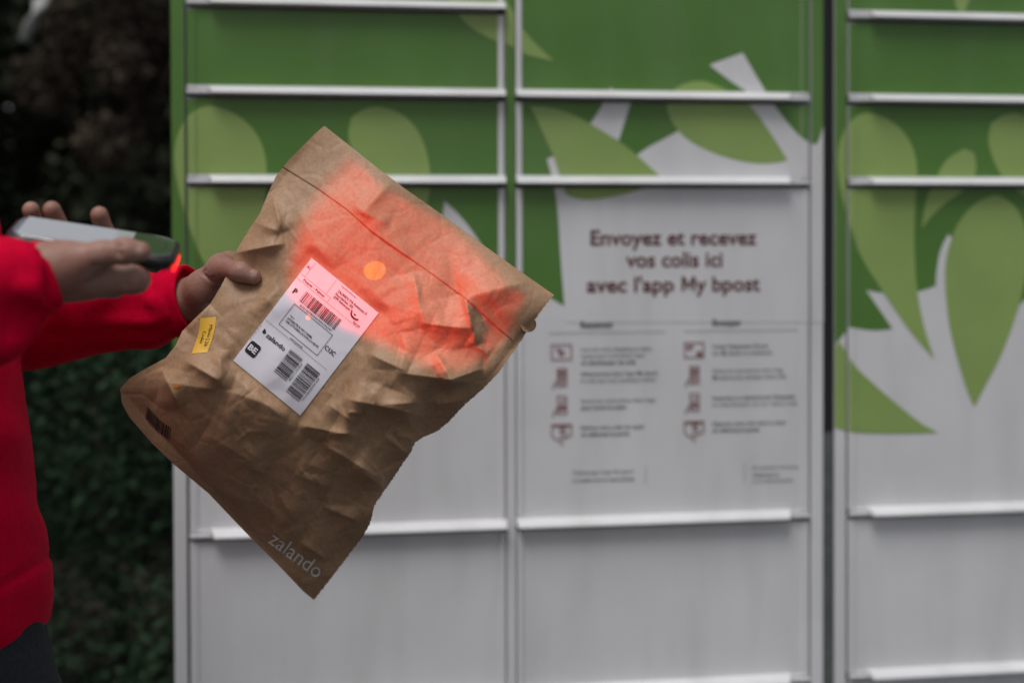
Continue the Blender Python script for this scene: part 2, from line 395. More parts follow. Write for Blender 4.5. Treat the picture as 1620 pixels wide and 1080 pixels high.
M['rubber'] = material('black_rubber', (0.010, 0.010, 0.011), 0.8, 0.1, 40)  # shade between the cabinets, held as colour
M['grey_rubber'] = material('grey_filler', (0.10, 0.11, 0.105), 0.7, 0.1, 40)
for z0_, z1_, m_ in ((0.905, LTOP - 0.002, 'rubber'), (0.132, 0.9045, 'grey_rubber')):      # dark strips added for the shade in the gap between the cabinets
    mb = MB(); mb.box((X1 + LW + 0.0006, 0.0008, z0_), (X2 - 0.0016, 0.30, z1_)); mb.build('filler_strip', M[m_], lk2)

# ---- instruction panel printed on the large right-hand door of the first locker
PD = doors1['B', 2]
def door_text(body, x, z, size, mat, width=None, bold=0.0, align='LEFT', name='lettering'):
    v, f = text_tris(body, size, bold, align, width)
    w = [(X1 + x + a, -0.0013, z + b) for a, b in v]
    return mesh_obj(name, w, f, M[mat], PD)
HB = 0.021
door_text('Envoyez et recevez', 0.8515, 1.2365, 0.0365, 'maroon', 0.297, HB, 'CENTER')
door_text('vos colis ici', 0.8515, 1.1985, 0.0365, 'maroon', 0.173, HB, 'CENTER')
door_text("avec l'app", 0.696, 1.1555, 0.0365, 'maroon', 0.155, HB)
door_text('y', 0.8900, 1.1555, 0.0365, 'maroon', 0.019, HB)
door_text('bpost', 0.9195, 1.1555, 0.0365, 'maroon', 0.0865, HB)
mh, mw, ms = 0.0262, 0.0245, 0.0047
mp = [(0,0),(ms,0),(ms,mh*.60),(mw/2,mh*.10),(mw-ms,mh*.60),(mw-ms,0),(mw,0),(mw,mh),(mw-ms*1.05,mh),(mw/2,mh*.42),(ms*1.05,mh),(0,mh)]
mesh_obj('lettering', [(X1 + 0.8645 + x, -0.0013, 1.1555 + z) for x, z in mp], [tuple(t) for t in tessellate_polygon([[Vector((x, z, 0)) for x, z in mp]])], M['maroon'], PD)
door_text('Recevoir', 0.685, 1.0945, 0.0155, 'slate', 0.058, 0.022)
door_text('Envoyer', 0.920, 1.0955, 0.0155, 'slate', 0.052, 0.022)
for x0, x1 in ((0.630, 0.836), (0.869, 1.075)):
    mb = MB(); mb.add([(X1+x0, -0.0013, 1.0858), (X1+x1, -0.0013, 1.0858), (X1+x1, -0.0013, 1.0872), (X1+x0, -0.0013, 1.0872)], [(0,1,2,3)])
    mb.build('rule', M['grey_line'], PD)
TXT = [
 (0.686, [("Lors de votre shopping en ligne,", 1.0575, 0, .126), ("optez pour la livraison dans", 1.0460, 0, .112), ("un distributeur de colis", 1.0345, .02, .096)]),
 (0.686, [("S\u00e9lectionnez dans l'app My bpost", 1.0150, .008, .136), ("le colis que vous souhaitez retirer", 1.0035, 0, .133)]),
 (0.686, [("Suivez les instructions dans l'app", .9685, 0, .131), ("pour ouvrir le casier", .9570, .02, .080)]),
 (0.686, [("Retirez votre colis du casier", .9225, .012, .112), ("et refermez la porte", .9110, .02, .084)]),
 (0.920, [("Cr\u00e9ez l'\u00e9tiquette d'envoi", 1.0590, .012, .100), ("sur My bpost ou scannez-la", 1.0475, .008, .108)]),
 (0.920, [("Suivez les instructions dans l'app", 1.0165, 0, .128), ("My bpost pour envoyer votre colis", 1.0050, .006, .134)]),
 (0.920, [("Imprimez ou s\u00e9lectionnez l'\u00e9tiquette", .9690, .012, .150), ("au distributeur ou sur votre colis", .9575, 0, .154)]),
 (0.920, [("D\u00e9posez votre colis dans le casier", .9240, .010, .134), ("et refermez la porte", .9125, .02, .084)]),
]
for x, lines in TXT:
    for body, z, bold, w in lines:
        door_text(body, x, z - 0.003, 0.0092, 'slate', w, bold)
door_text("T\u00e9l\u00e9chargez l'app My bpost", 0.670, 0.8425, 0.0085, 'slate', 0.108)
door_text("ou rendez-vous sur bpost.be/app", 0.670, 0.8295, 0.0085, 'slate', 0.109, .01)
door_text("Des questions ? Contactez", 0.992, 0.8425, 0.0078, 'slate', 0.085)
door_text("T\u00e9l\u00e9phonez au", 0.992, 0.8295, 0.0078, 'slate', 0.048, .01)
door_text("ou sur bpost.be/aide", 0.992, 0.8190, 0.0078, 'slate', 0.074)
for x in (0.799, 0.977):
    mb = MB(); mb.add([(X1+x, -0.0013, .822), (X1+x+.0012, -0.0013, .822), (X1+x+.0012, -0.0013, .855), (X1+x, -0.0013, .855)], [(0,1,2,3)])
    mb.build('rule', M['grey_line'], PD)
def icon(strokes, cx, cz, s, t=0.0017):
    mb = MB()
    for poly in strokes:
        for i in range(len(poly) - 1):
            a = Vector(poly[i]); b = Vector(poly[i+1]); d = (b - a)
            if d.length < 1e-6: continue
            n = Vector((-d.y, d.x)).normalized() * (t * 0.5); e = d.normalized() * (t * 0.4)
            a2, b2 = a * s - e, b * s + e
            mb.add([(X1 + cx + q.x, -0.0013, cz + q.y) for q in (a2 - n, b2 - n, b2 + n, a2 + n)], [(0, 1, 2, 3)])
    mb.build('icon', M['red_icon'], PD)
sq = [(-1,-.75),(1,-.75),(1,.75),(-1,.75),(-1,-.75)]
I_CURSOR = [sq, [(-.25,.3),(-.2,-.35),(.0,-.15),(.3,-.3)], [(-.25,.3),(.3,.0)], [(-.25,.3),(.0,-.15)], [(-.6,.3),(-.35,.3)]]
I_CARD = [sq, [(-.75,.45),(-.1,.45)], [(-.75,.25),(-.1,.25)], [(-.75,.05),(-.4,.05)], [(.3,-.5),(.8,-.5),(.8,-.2),(.3,-.2),(.3,-.5)], [(.3,-.35),(.8,-.35)]]
I_PHONE = [[(-.45,-.9),(.55,-.9),(.55,1),(-.45,1),(-.45,-.9)], [(-.25,.7),(.35,.7),(.35,.2),(-.25,.2),(-.25,.7)], [(-.25,.45),(.35,.45)], [(-.25,-.1),(.35,-.1)], [(-.25,-.35),(.35,-.35)], [(-.45,-.3),(-.8,-.7),(-1,-1.2)], [(-.1,-.65),(.2,-.65)]]
I_PHONE2 = [[(-.45,-.9),(.55,-.9),(.55,1),(-.45,1),(-.45,-.9)], [(-.2,.5),(.05,.25),(.35,.65)], [(-.25,-.05),(.35,-.05),(.35,-.45),(-.25,-.45),(-.25,-.05)], [(-.25,-.25),(.35,-.25)], [(-.45,-.3),(-.8,-.7),(-1,-1.2)]]
I_BOX = [[(-1,-.3),(-1,.8),(1,.8),(1,-.3),(.45,-.45)], [(-.1,.8),(-.1,.3),(.3,.3),(.3,.8)], [(-1,-.3),(-.55,-.7),(-.1,-.9),(.1,-1.3)], [(-.1,.1),(-.1,-.6),(.4,-.6),(.4,.0),(-.1,.1)], [(-.9,.65),(.9,.65)]]
for cx, icons in ((0.6515, (I_CURSOR, I_PHONE, I_PHONE2, I_BOX)), (0.8865, (I_CARD, I_PHONE, I_PHONE2, I_BOX))):
    for k, ic in enumerate(icons):
        icon(ic, cx, (1.0530, 1.0090, .9615, .9150)[k], 0.0170 if k in (0, 3) else 0.0155, 0.0019)

# ---------------------------------------------------------------- the paper parcel
PS, PD0 = 1370.0, F_PX / 1370.0                     # design units (1 unit = 1/1370 m) and distance of the parcel's plane
PC = (532.0, 570.0)
def pw(x, y, h):
    """parcel design coordinates (x right, y down, h metres towards the front) to world, arrays"""
    x, y, h = np.asarray(x, float), np.asarray(y, float), np.asarray(h, float)
    r = np.array(CF)[None] + ((x - PPX) / F_PX)[:, None] * np.array(CR)[None] + ((PPY - y) / F_PX)[:, None] * np.array(CU)[None]
    return np.array(CAM_LOC)[None] + (PD0 - h)[:, None] * r

ET = [(513,199),(560,236),(600,268),(640,298),(700,340),(760,384),(820,427),(876,466)]                      # top edge  T->R
EB = [(190,615),(193,638),(205,660),(240,700),(276,735),(330,780),(385,838),(440,893),(480,935),(497,949)]  # bottom edge L->B
EL = [(513,199),(498,212),(476,234),(456,254),(436,280),(424,306),(411,338),(392,366),(374,396),(366,420),(350,452),(333,480),(306,506),(288,524),(278,546),(262,566),(232,582),(205,598),(190,615)]  # left edge T->L
ER = [(876,466),(862,485),(848,503),(826,536),(808,562),(790,588),(765,614),(735,640),(715,662),(692,682),(672,690),(656,700),(649,716),(638,732),(618,762),(604,782),(592,800),(586,826),(574,848),(556,872),(528,908),(497,949)]  # right edge R->B
def poly_at(pts, t):
    p = np.array(pts, float); s = np.r_[0, np.cumsum(np.linalg.norm(np.diff(p, axis=0), axis=1))]; s /= s[-1]
    return np.stack([np.interp(t, s, p[:, 0]), np.interp(t, s, p[:, 1])], -1)
LBL_O, LBL_U, LBL_V = np.array((493., 408.)), np.array((106., 87.)) / 100, np.array((-124., 162.)) / 150   # shipping label, per mm
def seg_fold(x, y, s):
    """one crease: sharp crest, gentle on one side (w1, above) and steep on the other (w2, below)"""
    x1, y1, x2, y2, w1, w2, amp = s
    dx, dy = x2 - x1, y2 - y1; L = math.hypot(dx, dy); dx /= L; dy /= L
    t = (x - x1) * dx + (y - y1) * dy; d = -(x - x1) * dy + (y - y1) * dx
    over = np.maximum(np.maximum(-t, t - L), 0.0)
    prof = np.where(d < 0, np.exp(np.minimum(d, 0) / w1), np.exp(-np.maximum(d, 0) / w2))
    taper = np.clip(1 - np.abs(2 * t / L - 1) ** 3 * 0.6, 0, 1)
    return amp * prof * np.exp(-(over / (0.22 * L + 6)) ** 2) * taper
FOLDS = [
 (552,632,664,656,60,24,.0135), (636,590,750,606,55,24,.0115), (655,438,670,512,14,26,.0045), (670,512,742,520,34,12,.006),
 (738,470,850,440,46,45,.0135), (480,674,562,690,44,15,.0075), (518,706,606,760,46,26,.0125), (514,802,566,824,26,7,.0065),
 (476,858,516,884,30,9,.006), (585,560,640,586,34,16,.006), (372,400,446,386,26,12,.008), (404,352,440,366,18,14,.0045),
 (296,572,346,602,26,12,.0065), (346,560,352,612,16,22,.0055), (256,586,282,640,14,20,.005), (428,303,446,362,12,16,.0055),
 (620,290,572,336,12,18,.0045), (560,330,612,352,20,12,.003), (330,690,420,742,60,40,.006), (236,660,330,742,40,50,.004),
 (262,604,372,622,46,60,.0075), (372,622,452,650,44,60,.0075), (610,690,642,716,26,12,.005), (560,740,608,770,28,10,.006),
 (604,640,690,636,24,14,.004), (690,560,716,604,16,22,.006), (700,606,762,584,26,9,.008), (742,540,772,560,20,12,.004),
 (735,470,752,540,10,26,.009), (560,470,690,500,70,60,.003), (470,330,520,420,40,60,.004), (540,300,640,400,50,70,.0025),
 (420,470,442,500,24,16,.004), (300,520,330,486,16,18,.004), (560,850,600,790,14,10,.0045), (400,780,470,846,40,30,.004),
 (470,750,520,770,30,14,.0045), (620,610,640,560,20,22,.004), (690,640,736,632,18,10,.004), (520,640,560,668,26,14,.0045),
]
_fr = random.Random(5)
for _ in range(60):
    u, v = _fr.random() ** 0.75, _fr.random() ** 0.8
    p = (1-u)*(1-v)*np.array((513,199)) + u*(1-v)*np.array((876,466)) + (1-u)*v*np.array((190,615)) + u*v*np.array((497,949))
    a = _fr.uniform(-0.5, 1.3); L = _fr.uniform(18, 70)
    k = 0.4 + 1.0 * (v > .45) * (u > .3) + 0.35 * (u > .65)
    FOLDS.append((p[0]-L/2*math.cos(a), p[1]-L/2*math.sin(a), p[0]+L/2*math.cos(a), p[1]+L/2*math.sin(a),
                  _fr.uniform(8, 26), _fr.uniform(3, 9), _fr.uniform(.0004, .0019) * k * _fr.choice((1, 1, -1))))
for _ in range(150):
    u, v = _fr.random() ** 0.8, _fr.random() ** 0.9
    p = (1-u)*(1-v)*np.array((513,199)) + u*(1-v)*np.array((876,466)) + (1-u)*v*np.array((190,615)) + u*v*np.array((497,949))
    a = _fr.uniform(-1.2, 1.6); L = _fr.uniform(14, 58); k = 0.35 + 0.9 * (v > .4) * (u > .25) + 0.3 * (u > .7)
    FOLDS.append((p[0]-L/2*math.cos(a), p[1]-L/2*math.sin(a), p[0]+L/2*math.cos(a), p[1]+L/2*math.sin(a),
                  _fr.uniform(3, 9), _fr.uniform(2, 5), _fr.uniform(.0003, .0008) * k * _fr.choice((1, -1))))
# crumple: flat facets between scattered points of uneven height
from mathutils.geometry import delaunay_2d_cdt
_fp, _fh = [], []
def _amp(u, v): return 0.0002 + 0.0020 * max(0, min(1, (v - .35) / .25)) * max(0, min(1, (u - .15) / .3)) + 0.0018 * max(0, min(1, (u - .6) / .2)) * (v > .15)
for _ in range(330):
    u, v = _fr.uniform(-.02, 1.02), _fr.uniform(-.02, 1.02)
    p = (1-u)*(1-v)*np.array((513,199)) + u*(1-v)*np.array((876,466)) + (1-u)*v*np.array((190,615)) + u*v*np.array((497,949))
    if all(np.hypot(p[0]-q[0], p[1]-q[1]) > (22 if u > .3 and v > .3 else 34) for q in _fp):
        _fp.append(tuple(p)); _fh.append(_fr.uniform(-1, 1) * _amp(u, v))
_fp += [(0, 0), (1100, 0), (1100, 1100), (0, 1100)]; _fh += [0, 0, 0, 0]
_ft = delaunay_2d_cdt([Vector(p) for p in _fp], [], [], 0, 1e-6)[2]
def facets(x, y):
    out = np.zeros_like(x)
    for t in _ft:
        (x1, y1), (x2, y2), (x3, y3) = (_fp[i] for i in t); h1, h2, h3 = (_fh[i] for i in t)
        m = (x >= min(x1,x2,x3)) & (x <= max(x1,x2,x3)) & (y >= min(y1,y2,y3)) & (y <= max(y1,y2,y3))
        if not m.any(): continue
        X, Y = x[m], y[m]; det = (y2-y3)*(x1-x3) + (x3-x2)*(y1-y3)
        if abs(det) < 1e-6: continue
        a = ((y2-y3)*(X-x3) + (x3-x2)*(Y-y3)) / det; b = ((y3-y1)*(X-x3) + (x1-x3)*(Y-y3)) / det; c = 1 - a - b
        ins = (a >= -1e-9) & (b >= -1e-9) & (c >= -1e-9)
        o = out[m]; o[ins] = (a*h1 + b*h2 + c*h3)[ins]; out[m] = o
    return out
FLAP = np.array([(430,258),(445,264),(503,300),(548,332),(587,366),(665,421),(736,472),(791,523),(812,540),(830,556)], float)
_QC = [np.array(p, float) for p in ((513,199),(876,466),(497,949),(190,615))]
def h_parcel(x, y, front=True):
    x = np.asarray(x, float); y = np.asarray(y, float)
    pil = np.ones_like(x); dm = np.full_like(x, 1e9)
    for i, wd in ((0, 85), (1, 150), (2, 100), (3, 75)):
        a, b = _QC[i], _QC[(i+1) % 4]; d = b - a; d = d / np.linalg.norm(d)
        dist = np.maximum((x - a[0]) * -d[1] + (y - a[1]) * d[0], 0.0)
        pil = pil * (1 - np.exp(-dist / wd)); dm = np.minimum(dm, dist)
    edge = 1 - np.exp(-dm / 14)
    wave = 0.004 * np.sin(x / 41.0 + y / 57.0) * np.exp(-dm / 60) + 0.0035 * np.sin(y / 23.0 - x / 60.) * np.exp(-dm / 40)
    # the torn right-hand edge curls forward
    dR = np.maximum((x - 876.) * -0.787 + (y - 466.) * -0.617, 0.0)
    tR = (x - 876.) * -0.617 + (y - 466.) * 0.787
    wave = wave + np.exp(-(dR / 34) ** 2) * (0.021 * np.exp(-((tR - 165) / 80) ** 2) + 0.010 * np.exp(-((tR - 50) / 50) ** 2) + 0.009 * np.exp(-((tR - 420) / 80) ** 2) + 0.004 * np.sin(tR / 17.))
    # the bag is bent: its upper half leans back, its lower half hangs back under the bulge
    sl = (y - np.minimum(604 + 0.24 * (x - 200), 670 - 0.20 * (x - 473))) / PS
    sp = 0.02 * np.log1p(np.exp(np.clip(sl / 0.02, -30, 30))); sn = 0.045 * np.log1p(np.exp(np.clip(-sl / 0.045, -30, 30)))
    wave = wave - 0.66 * sp - 0.14 * sn + 0.03
    if not front:
        return -0.0025 * edge - 0.012 * pil + wave
    h = 0.042 * pil + wave
    # slack side folds where the hand pinches it
    h -= 0.010 * np.exp(-(((x - 398) / 34) ** 2 + ((y - 440) / 30) ** 2))
    h += 0.006 * np.exp(-(((x - 470) / 60) ** 2 + ((y - 300) / 50) ** 2))
    h -= 0.005 * np.exp(-(((x - 610) / 40) ** 2 + ((y - 660) / 40) ** 2))
    # label keeps the paper under it smooth
    q = np.linalg.solve(np.stack([LBL_U, LBL_V], 1), np.stack([x - LBL_O[0], y - LBL_O[1]]).reshape(2, -1)).reshape(2, *x.shape)
    ou = np.maximum(np.maximum(-q[0], q[0] - 100), 0); ov = np.maximum(np.maximum(-q[1], q[1] - 150), 0)
    lm = np.clip(np.hypot(ou, ov) / 16.0, 0, 1); lm = 0.12 + 0.88 * lm * lm * (3 - 2 * lm)
    fo = np.zeros_like(x)
    for s in FOLDS: fo += seg_fold(x, y, s) * 2.0
    fine = 0.0005 * (np.sin(x / 7.3 + 2.1 * np.sin(y / 19.)) * np.sin(y / 8.9 + 1.7 * np.sin(x / 23.)))
    h += (fo + fine + 1.25 * facets(x, y)) * lm * edge
    # label's own soft bends
    h += 0.0026 * np.sin((q[1] - 30) / 16.0) * np.exp(-((q[0] - 5) / 26) ** 2) * np.exp(-((q[1] - 70) / 45) ** 2)
    h += 0.0014 * np.cos((q[0] - 42) / 9.0) * np.exp(-((q[1] - 125) / 35) ** 2) * np.exp(-((q[0] - 45) / 30) ** 2)
    return h

parcel = empty('paper_parcel', tuple(at(PC[0], PC[1], PD0)))
tag(parcel, 'crumpled brown paper mailing bag with white shipping label, held up in one hand', 'parcel')
NU, NV = 250, 330
uu = np.linspace(0, 1, NU); vv = np.linspace(0, 1, NV)
top, bot, lef, rig = poly_at(ET, uu), poly_at(EB, uu), poly_at(EL, vv), poly_at(ER, vv)
jag = np.array([_fr.uniform(-1.0, 1.0) for _ in range(NV)]) + np.where(np.arange(NV) % 2, 0.8, -0.8); jag = np.repeat(jag, 1); jag[0] = jag[-1] = 0
rig[:, 0] += jag * 0.7; rig[:, 1] += jag * 0.5
U_, V_ = np.meshgrid(uu, vv)
G = ((1 - V_)[..., None] * top[None] + V_[..., None] * bot[None] + (1 - U_)[..., None] * lef[:, None] + U_[..., None] * rig[:, None]
     - ((1-U_)*(1-V_))[..., None]*top[0] - (U_*(1-V_))[..., None]*top[-1] - ((1-U_)*V_)[..., None]*bot[0] - (U_*V_)[..., None]*bot[-1])
gx, gy = G[..., 0].ravel(), G[..., 1].ravel()
idx = np.arange(NU * NV).reshape(NV, NU)
quads = np.stack([idx[:-1, :-1], idx[1:, :-1], idx[1:, 1:], idx[:-1, 1:]], -1).reshape(-1, 4)
rim = np.zeros((NV, NU), bool); rim[0] = rim[-1] = True; rim[:, 0] = rim[:, -1] = True
mesh_obj('front_sheet', pw(gx, gy, h_parcel(gx, gy)), quads, M['kraft'], parcel, True)
hb = np.minimum(h_parcel(gx, gy, False), h_parcel(gx, gy) - 0.0012)
hb = np.where(rim.ravel(), h_parcel(gx, gy), hb)
mesh_obj('back_sheet', pw(gx, gy, hb), quads[:, ::-1], M['kraft'], parcel, True)

# glued closing flap, a second layer of paper over the top with a slightly lifted edge
NS, NT = 120, 26
fs_ = np.linspace(0, 1, NS); tp = poly_at(ET, fs_); fe = poly_at(FLAP[1:-1], fs_); V = []
for k in range(NT + 2):
    t = min(k, NT - 1) / (NT - 1); tt = 0.01 + 0.99 * t
    q = (1 - tt) * tp + tt * fe; q[0] += (1.5, 1.5); q[-1] += (-2.5, 0)
    lift = 0.0003 + 0.0001 * t ** 3 + 0.0012 * np.exp(-((q[:, 0] - 612) / 34) ** 2) * t ** 6 + 0.0006 * np.exp(-((q[:, 0] - 740) / 30) ** 2) * t ** 6
    if k == NT: lift = lift - 0.00025
    if k == NT + 1: q = q + np.array((1.2, -1.6)); lift = lift - 0.0004
    V.append(pw(q[:, 0], q[:, 1], h_parcel(q[:, 0], q[:, 1]) + lift))
ii = np.arange(NS * (NT + 2)).reshape(NT + 2, NS)
mesh_obj('flap', np.concatenate(V), np.stack([ii[:-1, :-1], ii[1:, :-1], ii[1:, 1:], ii[:-1, 1:]], -1).reshape(-1, 4), M['kraft'], parcel, True)

def on_parcel(xy, lift):
    xy = np.asarray(xy, float)
    return pw(xy[:, 0], xy[:, 1], h_parcel(xy[:, 0], xy[:, 1]) + lift)
def lbl(uv): 
    uv = np.asarray(uv, float)
    return LBL_O[None] + uv[:, :1] * LBL_U[None] + uv[:, 1:] * LBL_V[None]
def label_grid(u0, u1, v0, v1, nu, nv, name, mat, parent, lift, mapper):
    a, b = np.meshgrid(np.linspace(u0, u1, nu), np.linspace(v0, v1, nv))
    ii = np.arange(nu * nv).reshape(nv, nu)
    f = np.stack([ii[:-1, :-1], ii[1:, :-1], ii[1:, 1:], ii[:-1, 1:]], -1).reshape(-1, 4)
    return mesh_obj(name, on_parcel(mapper(np.stack([a.ravel(), b.ravel()], 1)), lift), f, mat, parent, True)
LIFT = 0.0007
slabel = label_grid(0, 100, 0, 150, 46, 68, 'shipping_label', M['label'], parcel, LIFT, lbl)
slabel['label'] = 'white printed shipping label with barcodes'
INK = 0.0015
def lbl_text(body, u, v, size, width=None, bold=0.0, align='LEFT', rot=0, mat='ink', name='lettering', res=2):
    """size in mm; v is the baseline"""
    t, f = text_tris(body, size, bold + 0.003, align, width, res=res)
    if not len(t): return
    if rot == 90: uv = np.stack([u + t[:, 1], v + t[:, 0]], 1)      # reads down the label
    else: uv = np.stack([u + t[:, 0], v - t[:, 1]], 1)
    mesh_obj(name, on_parcel(lbl(uv), INK + (0.0003 if mat == 'label' else 0)), f, M[mat], slabel)
def lbl_bars(rects, name, mat='ink', lift=INK):
    """rects in mm (u0,u1,v0,v1), each cut into short pieces so that it follows the paper"""
    V, Fc = [], []
    for u0, u1, v0, v1 in rects:
        nu = max(1, int((u1 - u0) / 4)); nv = max(1, int((v1 - v0) / 4)); b = len(V)
        for j in range(nv + 1):
            for i in range(nu + 1): V.append((u0 + (u1-u0)*i/nu, v0 + (v1-v0)*j/nv))
        for j in range(nv):
            for i in range(nu):
                k = b + j * (nu + 1) + i; Fc.append((k, k + nu + 1, k + nu + 2, k + 1))
    mesh_obj(name, on_parcel(lbl(V), lift), Fc, M[mat], slabel)
def barcode(u0, u1, v0, v1, vertical, seed, unit=0.42):
    r = random.Random(seed); rects = []; p, end = (u0, u1) if vertical else (v0, v1)
    while p < end - unit:
        w = unit * r.choice((1, 1, 1, 2, 2, 3)); w = min(w, end - p)
        rects.append((p, p + w * .92, v0, v1) if vertical else (u0, u1, p, p + w * .92))
        p += w + unit * r.choice((1, 1, 2, 2, 3))
    lbl_bars(rects, 'barcode')
T_ = 0.28
lbl_bars([(0.3, 45, 21.6, 21.6 + T_), (0.3, 91, 28.5, 28.5 + T_), (6.6, 6.6 + T_, 2, 21.4), (38, 38 + T_, 1.5, 21.4), (45, 45 + T_, 21.6, 28.4),
          (1.2, 92.5, 89.2, 89.2 + T_)], 'rule')
lbl_bars([(0.7, 1.05, 97 + 4.6 * k, 100.4 + 4.6 * k) for k in range(5)], 'dashes')
bt = 0.55
lbl_bars([(16, 73.5, 53.6, 53.6 + bt), (16, 73.5, 83.2, 83.2 + bt), (16, 16 + bt, 54.15, 83.2), (73.5 - bt, 73.5, 54.15, 83.2)], 'address_box')
lbl_text('242', 0.8, 11.8, 4.4, 5.2)
lbl_text('Paquet - Pakket', 7.8, 26.5, 3.9, 31, 0.012)
lbl_text('Expediteur/Afzender', 47, 3.6, 2.5, 22)
lbl_text('ZALANDO P/A Antwerpen X', 46.9, 11.4, 4.6, 43, 0.01)
lbl_text('Noorderlaan 395', 46.9, 15.6, 4.4, 25.5, 0.01)
lbl_text('2099 Antwerpen X', 46.9, 19.6, 4.4, 28, 0.01)
lbl_text('bpost', 83, 27.6, 4.0, 9.6, 0.005)
lbl_text('P', 6.0, 45.2, 9.2, 4.6, 0.03)
barcode(18.4, 71.5, 33.5, 48.0, True, 3, 0.40)
lbl_text('323212278300569056296247', 22.0, 51.9, 3.3, 47)
lbl_text('Naam', 20.4, 68.0, 2.6, 6, 0.01)
lbl_text('DISTRIBUTEUR PDP G BEMEL', 20.0, 72.6, 3.5, 36.5, 0.015)
lbl_text('1348 OTTIGNIES-LOUVAIN-LA-NEUVE', 20.0, 76.4, 3.5, 48.5, 0.015)
lbl_text('C13C', 74.6, 72.2, 7.4, 14.2, 0.02)
lbl_text('www.bpost.be', 36, 88.3, 3.0, 18.5, 0.01)
lbl_text('zalando', 12.6, 104.4, 7.8, 27, 0.012)
barcode(44.5, 63.0, 97.4, 129.4, False, 8, 0.44)
barcode(69.6, 88.8, 97.4, 138.6, False, 15, 0.44)
lbl_text('AZ01LC1CZ08', 64.3, 101.5, 3.0, 25, rot=90)
lbl_text('JD014600039837271', 90.2, 102.5, 3.0, 32, rot=90)
# small logos: post horn swoosh, drop, country badge
def lbl_poly(pts, name, mat='ink', lift=INK):
    mesh_obj(name, on_parcel(lbl(pts), lift), [tuple(range(len(pts)))[::-1]], M[mat], slabel)
sw = []
for k in range(13):
    a = math.pi * (1.12 - 0.98 * k / 12); sw.append((80.4 + 6.6 * math.cos(a), 19.6 + 4.4 * math.sin(a)))
for k in range(13):
    a = math.pi * (0.14 + 0.98 * k / 12); sw.append((80.6 + 5.6 * math.cos(a), 18.9 + 3.0 * math.sin(a)))
V = sw[:13] + sw[13:][::-1]
mesh_obj('logo', on_parcel(lbl(V), INK), [(i, i + 1, 14 + i, 13 + i) for i in range(12)], M['ink'], slabel)
lbl_poly([(76.6, 18.4), (79.2, 20.2), (81.0, 18.6), (79.6, 18.2), (78.4, 18.6)], 'logo')
lbl_poly([(6.6, 97.6), (8.4, 98.7), (10.2, 100.4), (10.5, 101.6), (9.6, 102.8), (8.0, 103.4), (6.6, 103.3), (6.2, 101.0)], 'logo')
rr = []
for cx, cy, a0 in ((14.4, 120.4, 270), (14.4, 130.2, 0), (5.8, 130.2, 90), (5.8, 120.4, 180)):
    for k in range(5):
        a = math.radians(a0 + 90 * k / 4); rr.append((cx + 3.0 * math.cos(a), cy + 3.0 * math.sin(a)))
lbl_poly(rr, 'country_badge')
lbl_text('BE', 4.5, 128.6, 9.4, 11.2, 0.03, mat='label', name='badge_letters')

# print straight on the bag, sticker, torn tab
def bag_text(body, x, y, size, ang, width, mat, parent, bold=0.0, lift=0.0010, name='lettering'):
    t, f = text_tris(body, size, bold, 'LEFT', width, res=4)
    c, s = math.cos(ang), math.sin(ang)
    xy = np.stack([x + t[:, 0] * c + t[:, 1] * s, y + t[:, 0] * s - t[:, 1] * c], 1)
    return mesh_obj(name, on_parcel(xy, lift), f, M[mat], parent)
bag_text('zalando', 423, 857, 34, math.radians(36.5), 97, 'white_ink', parcel)
r8 = random.Random(21); V, Fc = [], []
p = 0.0
while p < 1.0:                                                     # printed strip of bars near the left corner
    w = r8.choice((.022, .03, .05, .075))
    a = np.array((233., 643.)) + p * np.array((38., 33.)) + np.array((-2 * math.sin(p * 3), 2 * math.sin(p * 3)))
    b = np.array((233., 643.)) + min(p + w, 1.0) * np.array((38., 33.)) + np.array((-2 * math.sin(p * 3), 2 * math.sin(p * 3)))
    dn = np.array((-3.0, 19.0)) / 5
    for r_ in range(5):
        k = len(V); V += [tuple(a + dn * r_), tuple(a + dn * (r_ + 1)), tuple(b + dn * (r_ + 1)), tuple(b + dn * r_)]; Fc.append((k, k + 1, k + 2, k + 3))
    p += w + r8.choice((.018, .025, .03))
mesh_obj('bag_barcode', on_parcel(V, 0.0010), Fc, M['brown_ink'], parcel)
SO, SX, SY = np.array((317., 503.)), np.array((25., -2.)), np.array((-12., 56.))
def smap(uv):
    uv = np.asarray(uv, float); w = 2.0 * np.sin(uv[:, 1] * 4.0)
    return SO[None] + uv[:, :1] * SX[None] + uv[:, 1:] * SY[None] + np.stack([w, 0 * w], 1)
sticker = label_grid(0, 1, 0, 1, 9, 17, 'yellow_sticker', M['sticker'], parcel, 0.0007, smap)
for body, u, v0, wd in (('Mbou J.26', 0.62, 0.22, 0.60), ('Codes', 0.26, 0.38, 0.34)):
    t, f = text_tris(body, 0.3, 0.0, 'LEFT', wd, res=2)
    uv = np.stack([u + t[:, 1] * 1.0, v0 + t[:, 0]], 1)
    mesh_obj('handwriting', on_parcel(smap(uv), 0.0011), f, M['ink'], sticker)
a = np.linspace(0, 2 * math.pi, 20, endpoint=False)
om = np.stack([279 + 5 * np.cos(a), 611 + 2.6 * np.sin(a)], 1)
mesh_obj('orange_mark', on_parcel(om, 0.0007), [tuple(range(20))[::-1]], M['orange'], parcel)
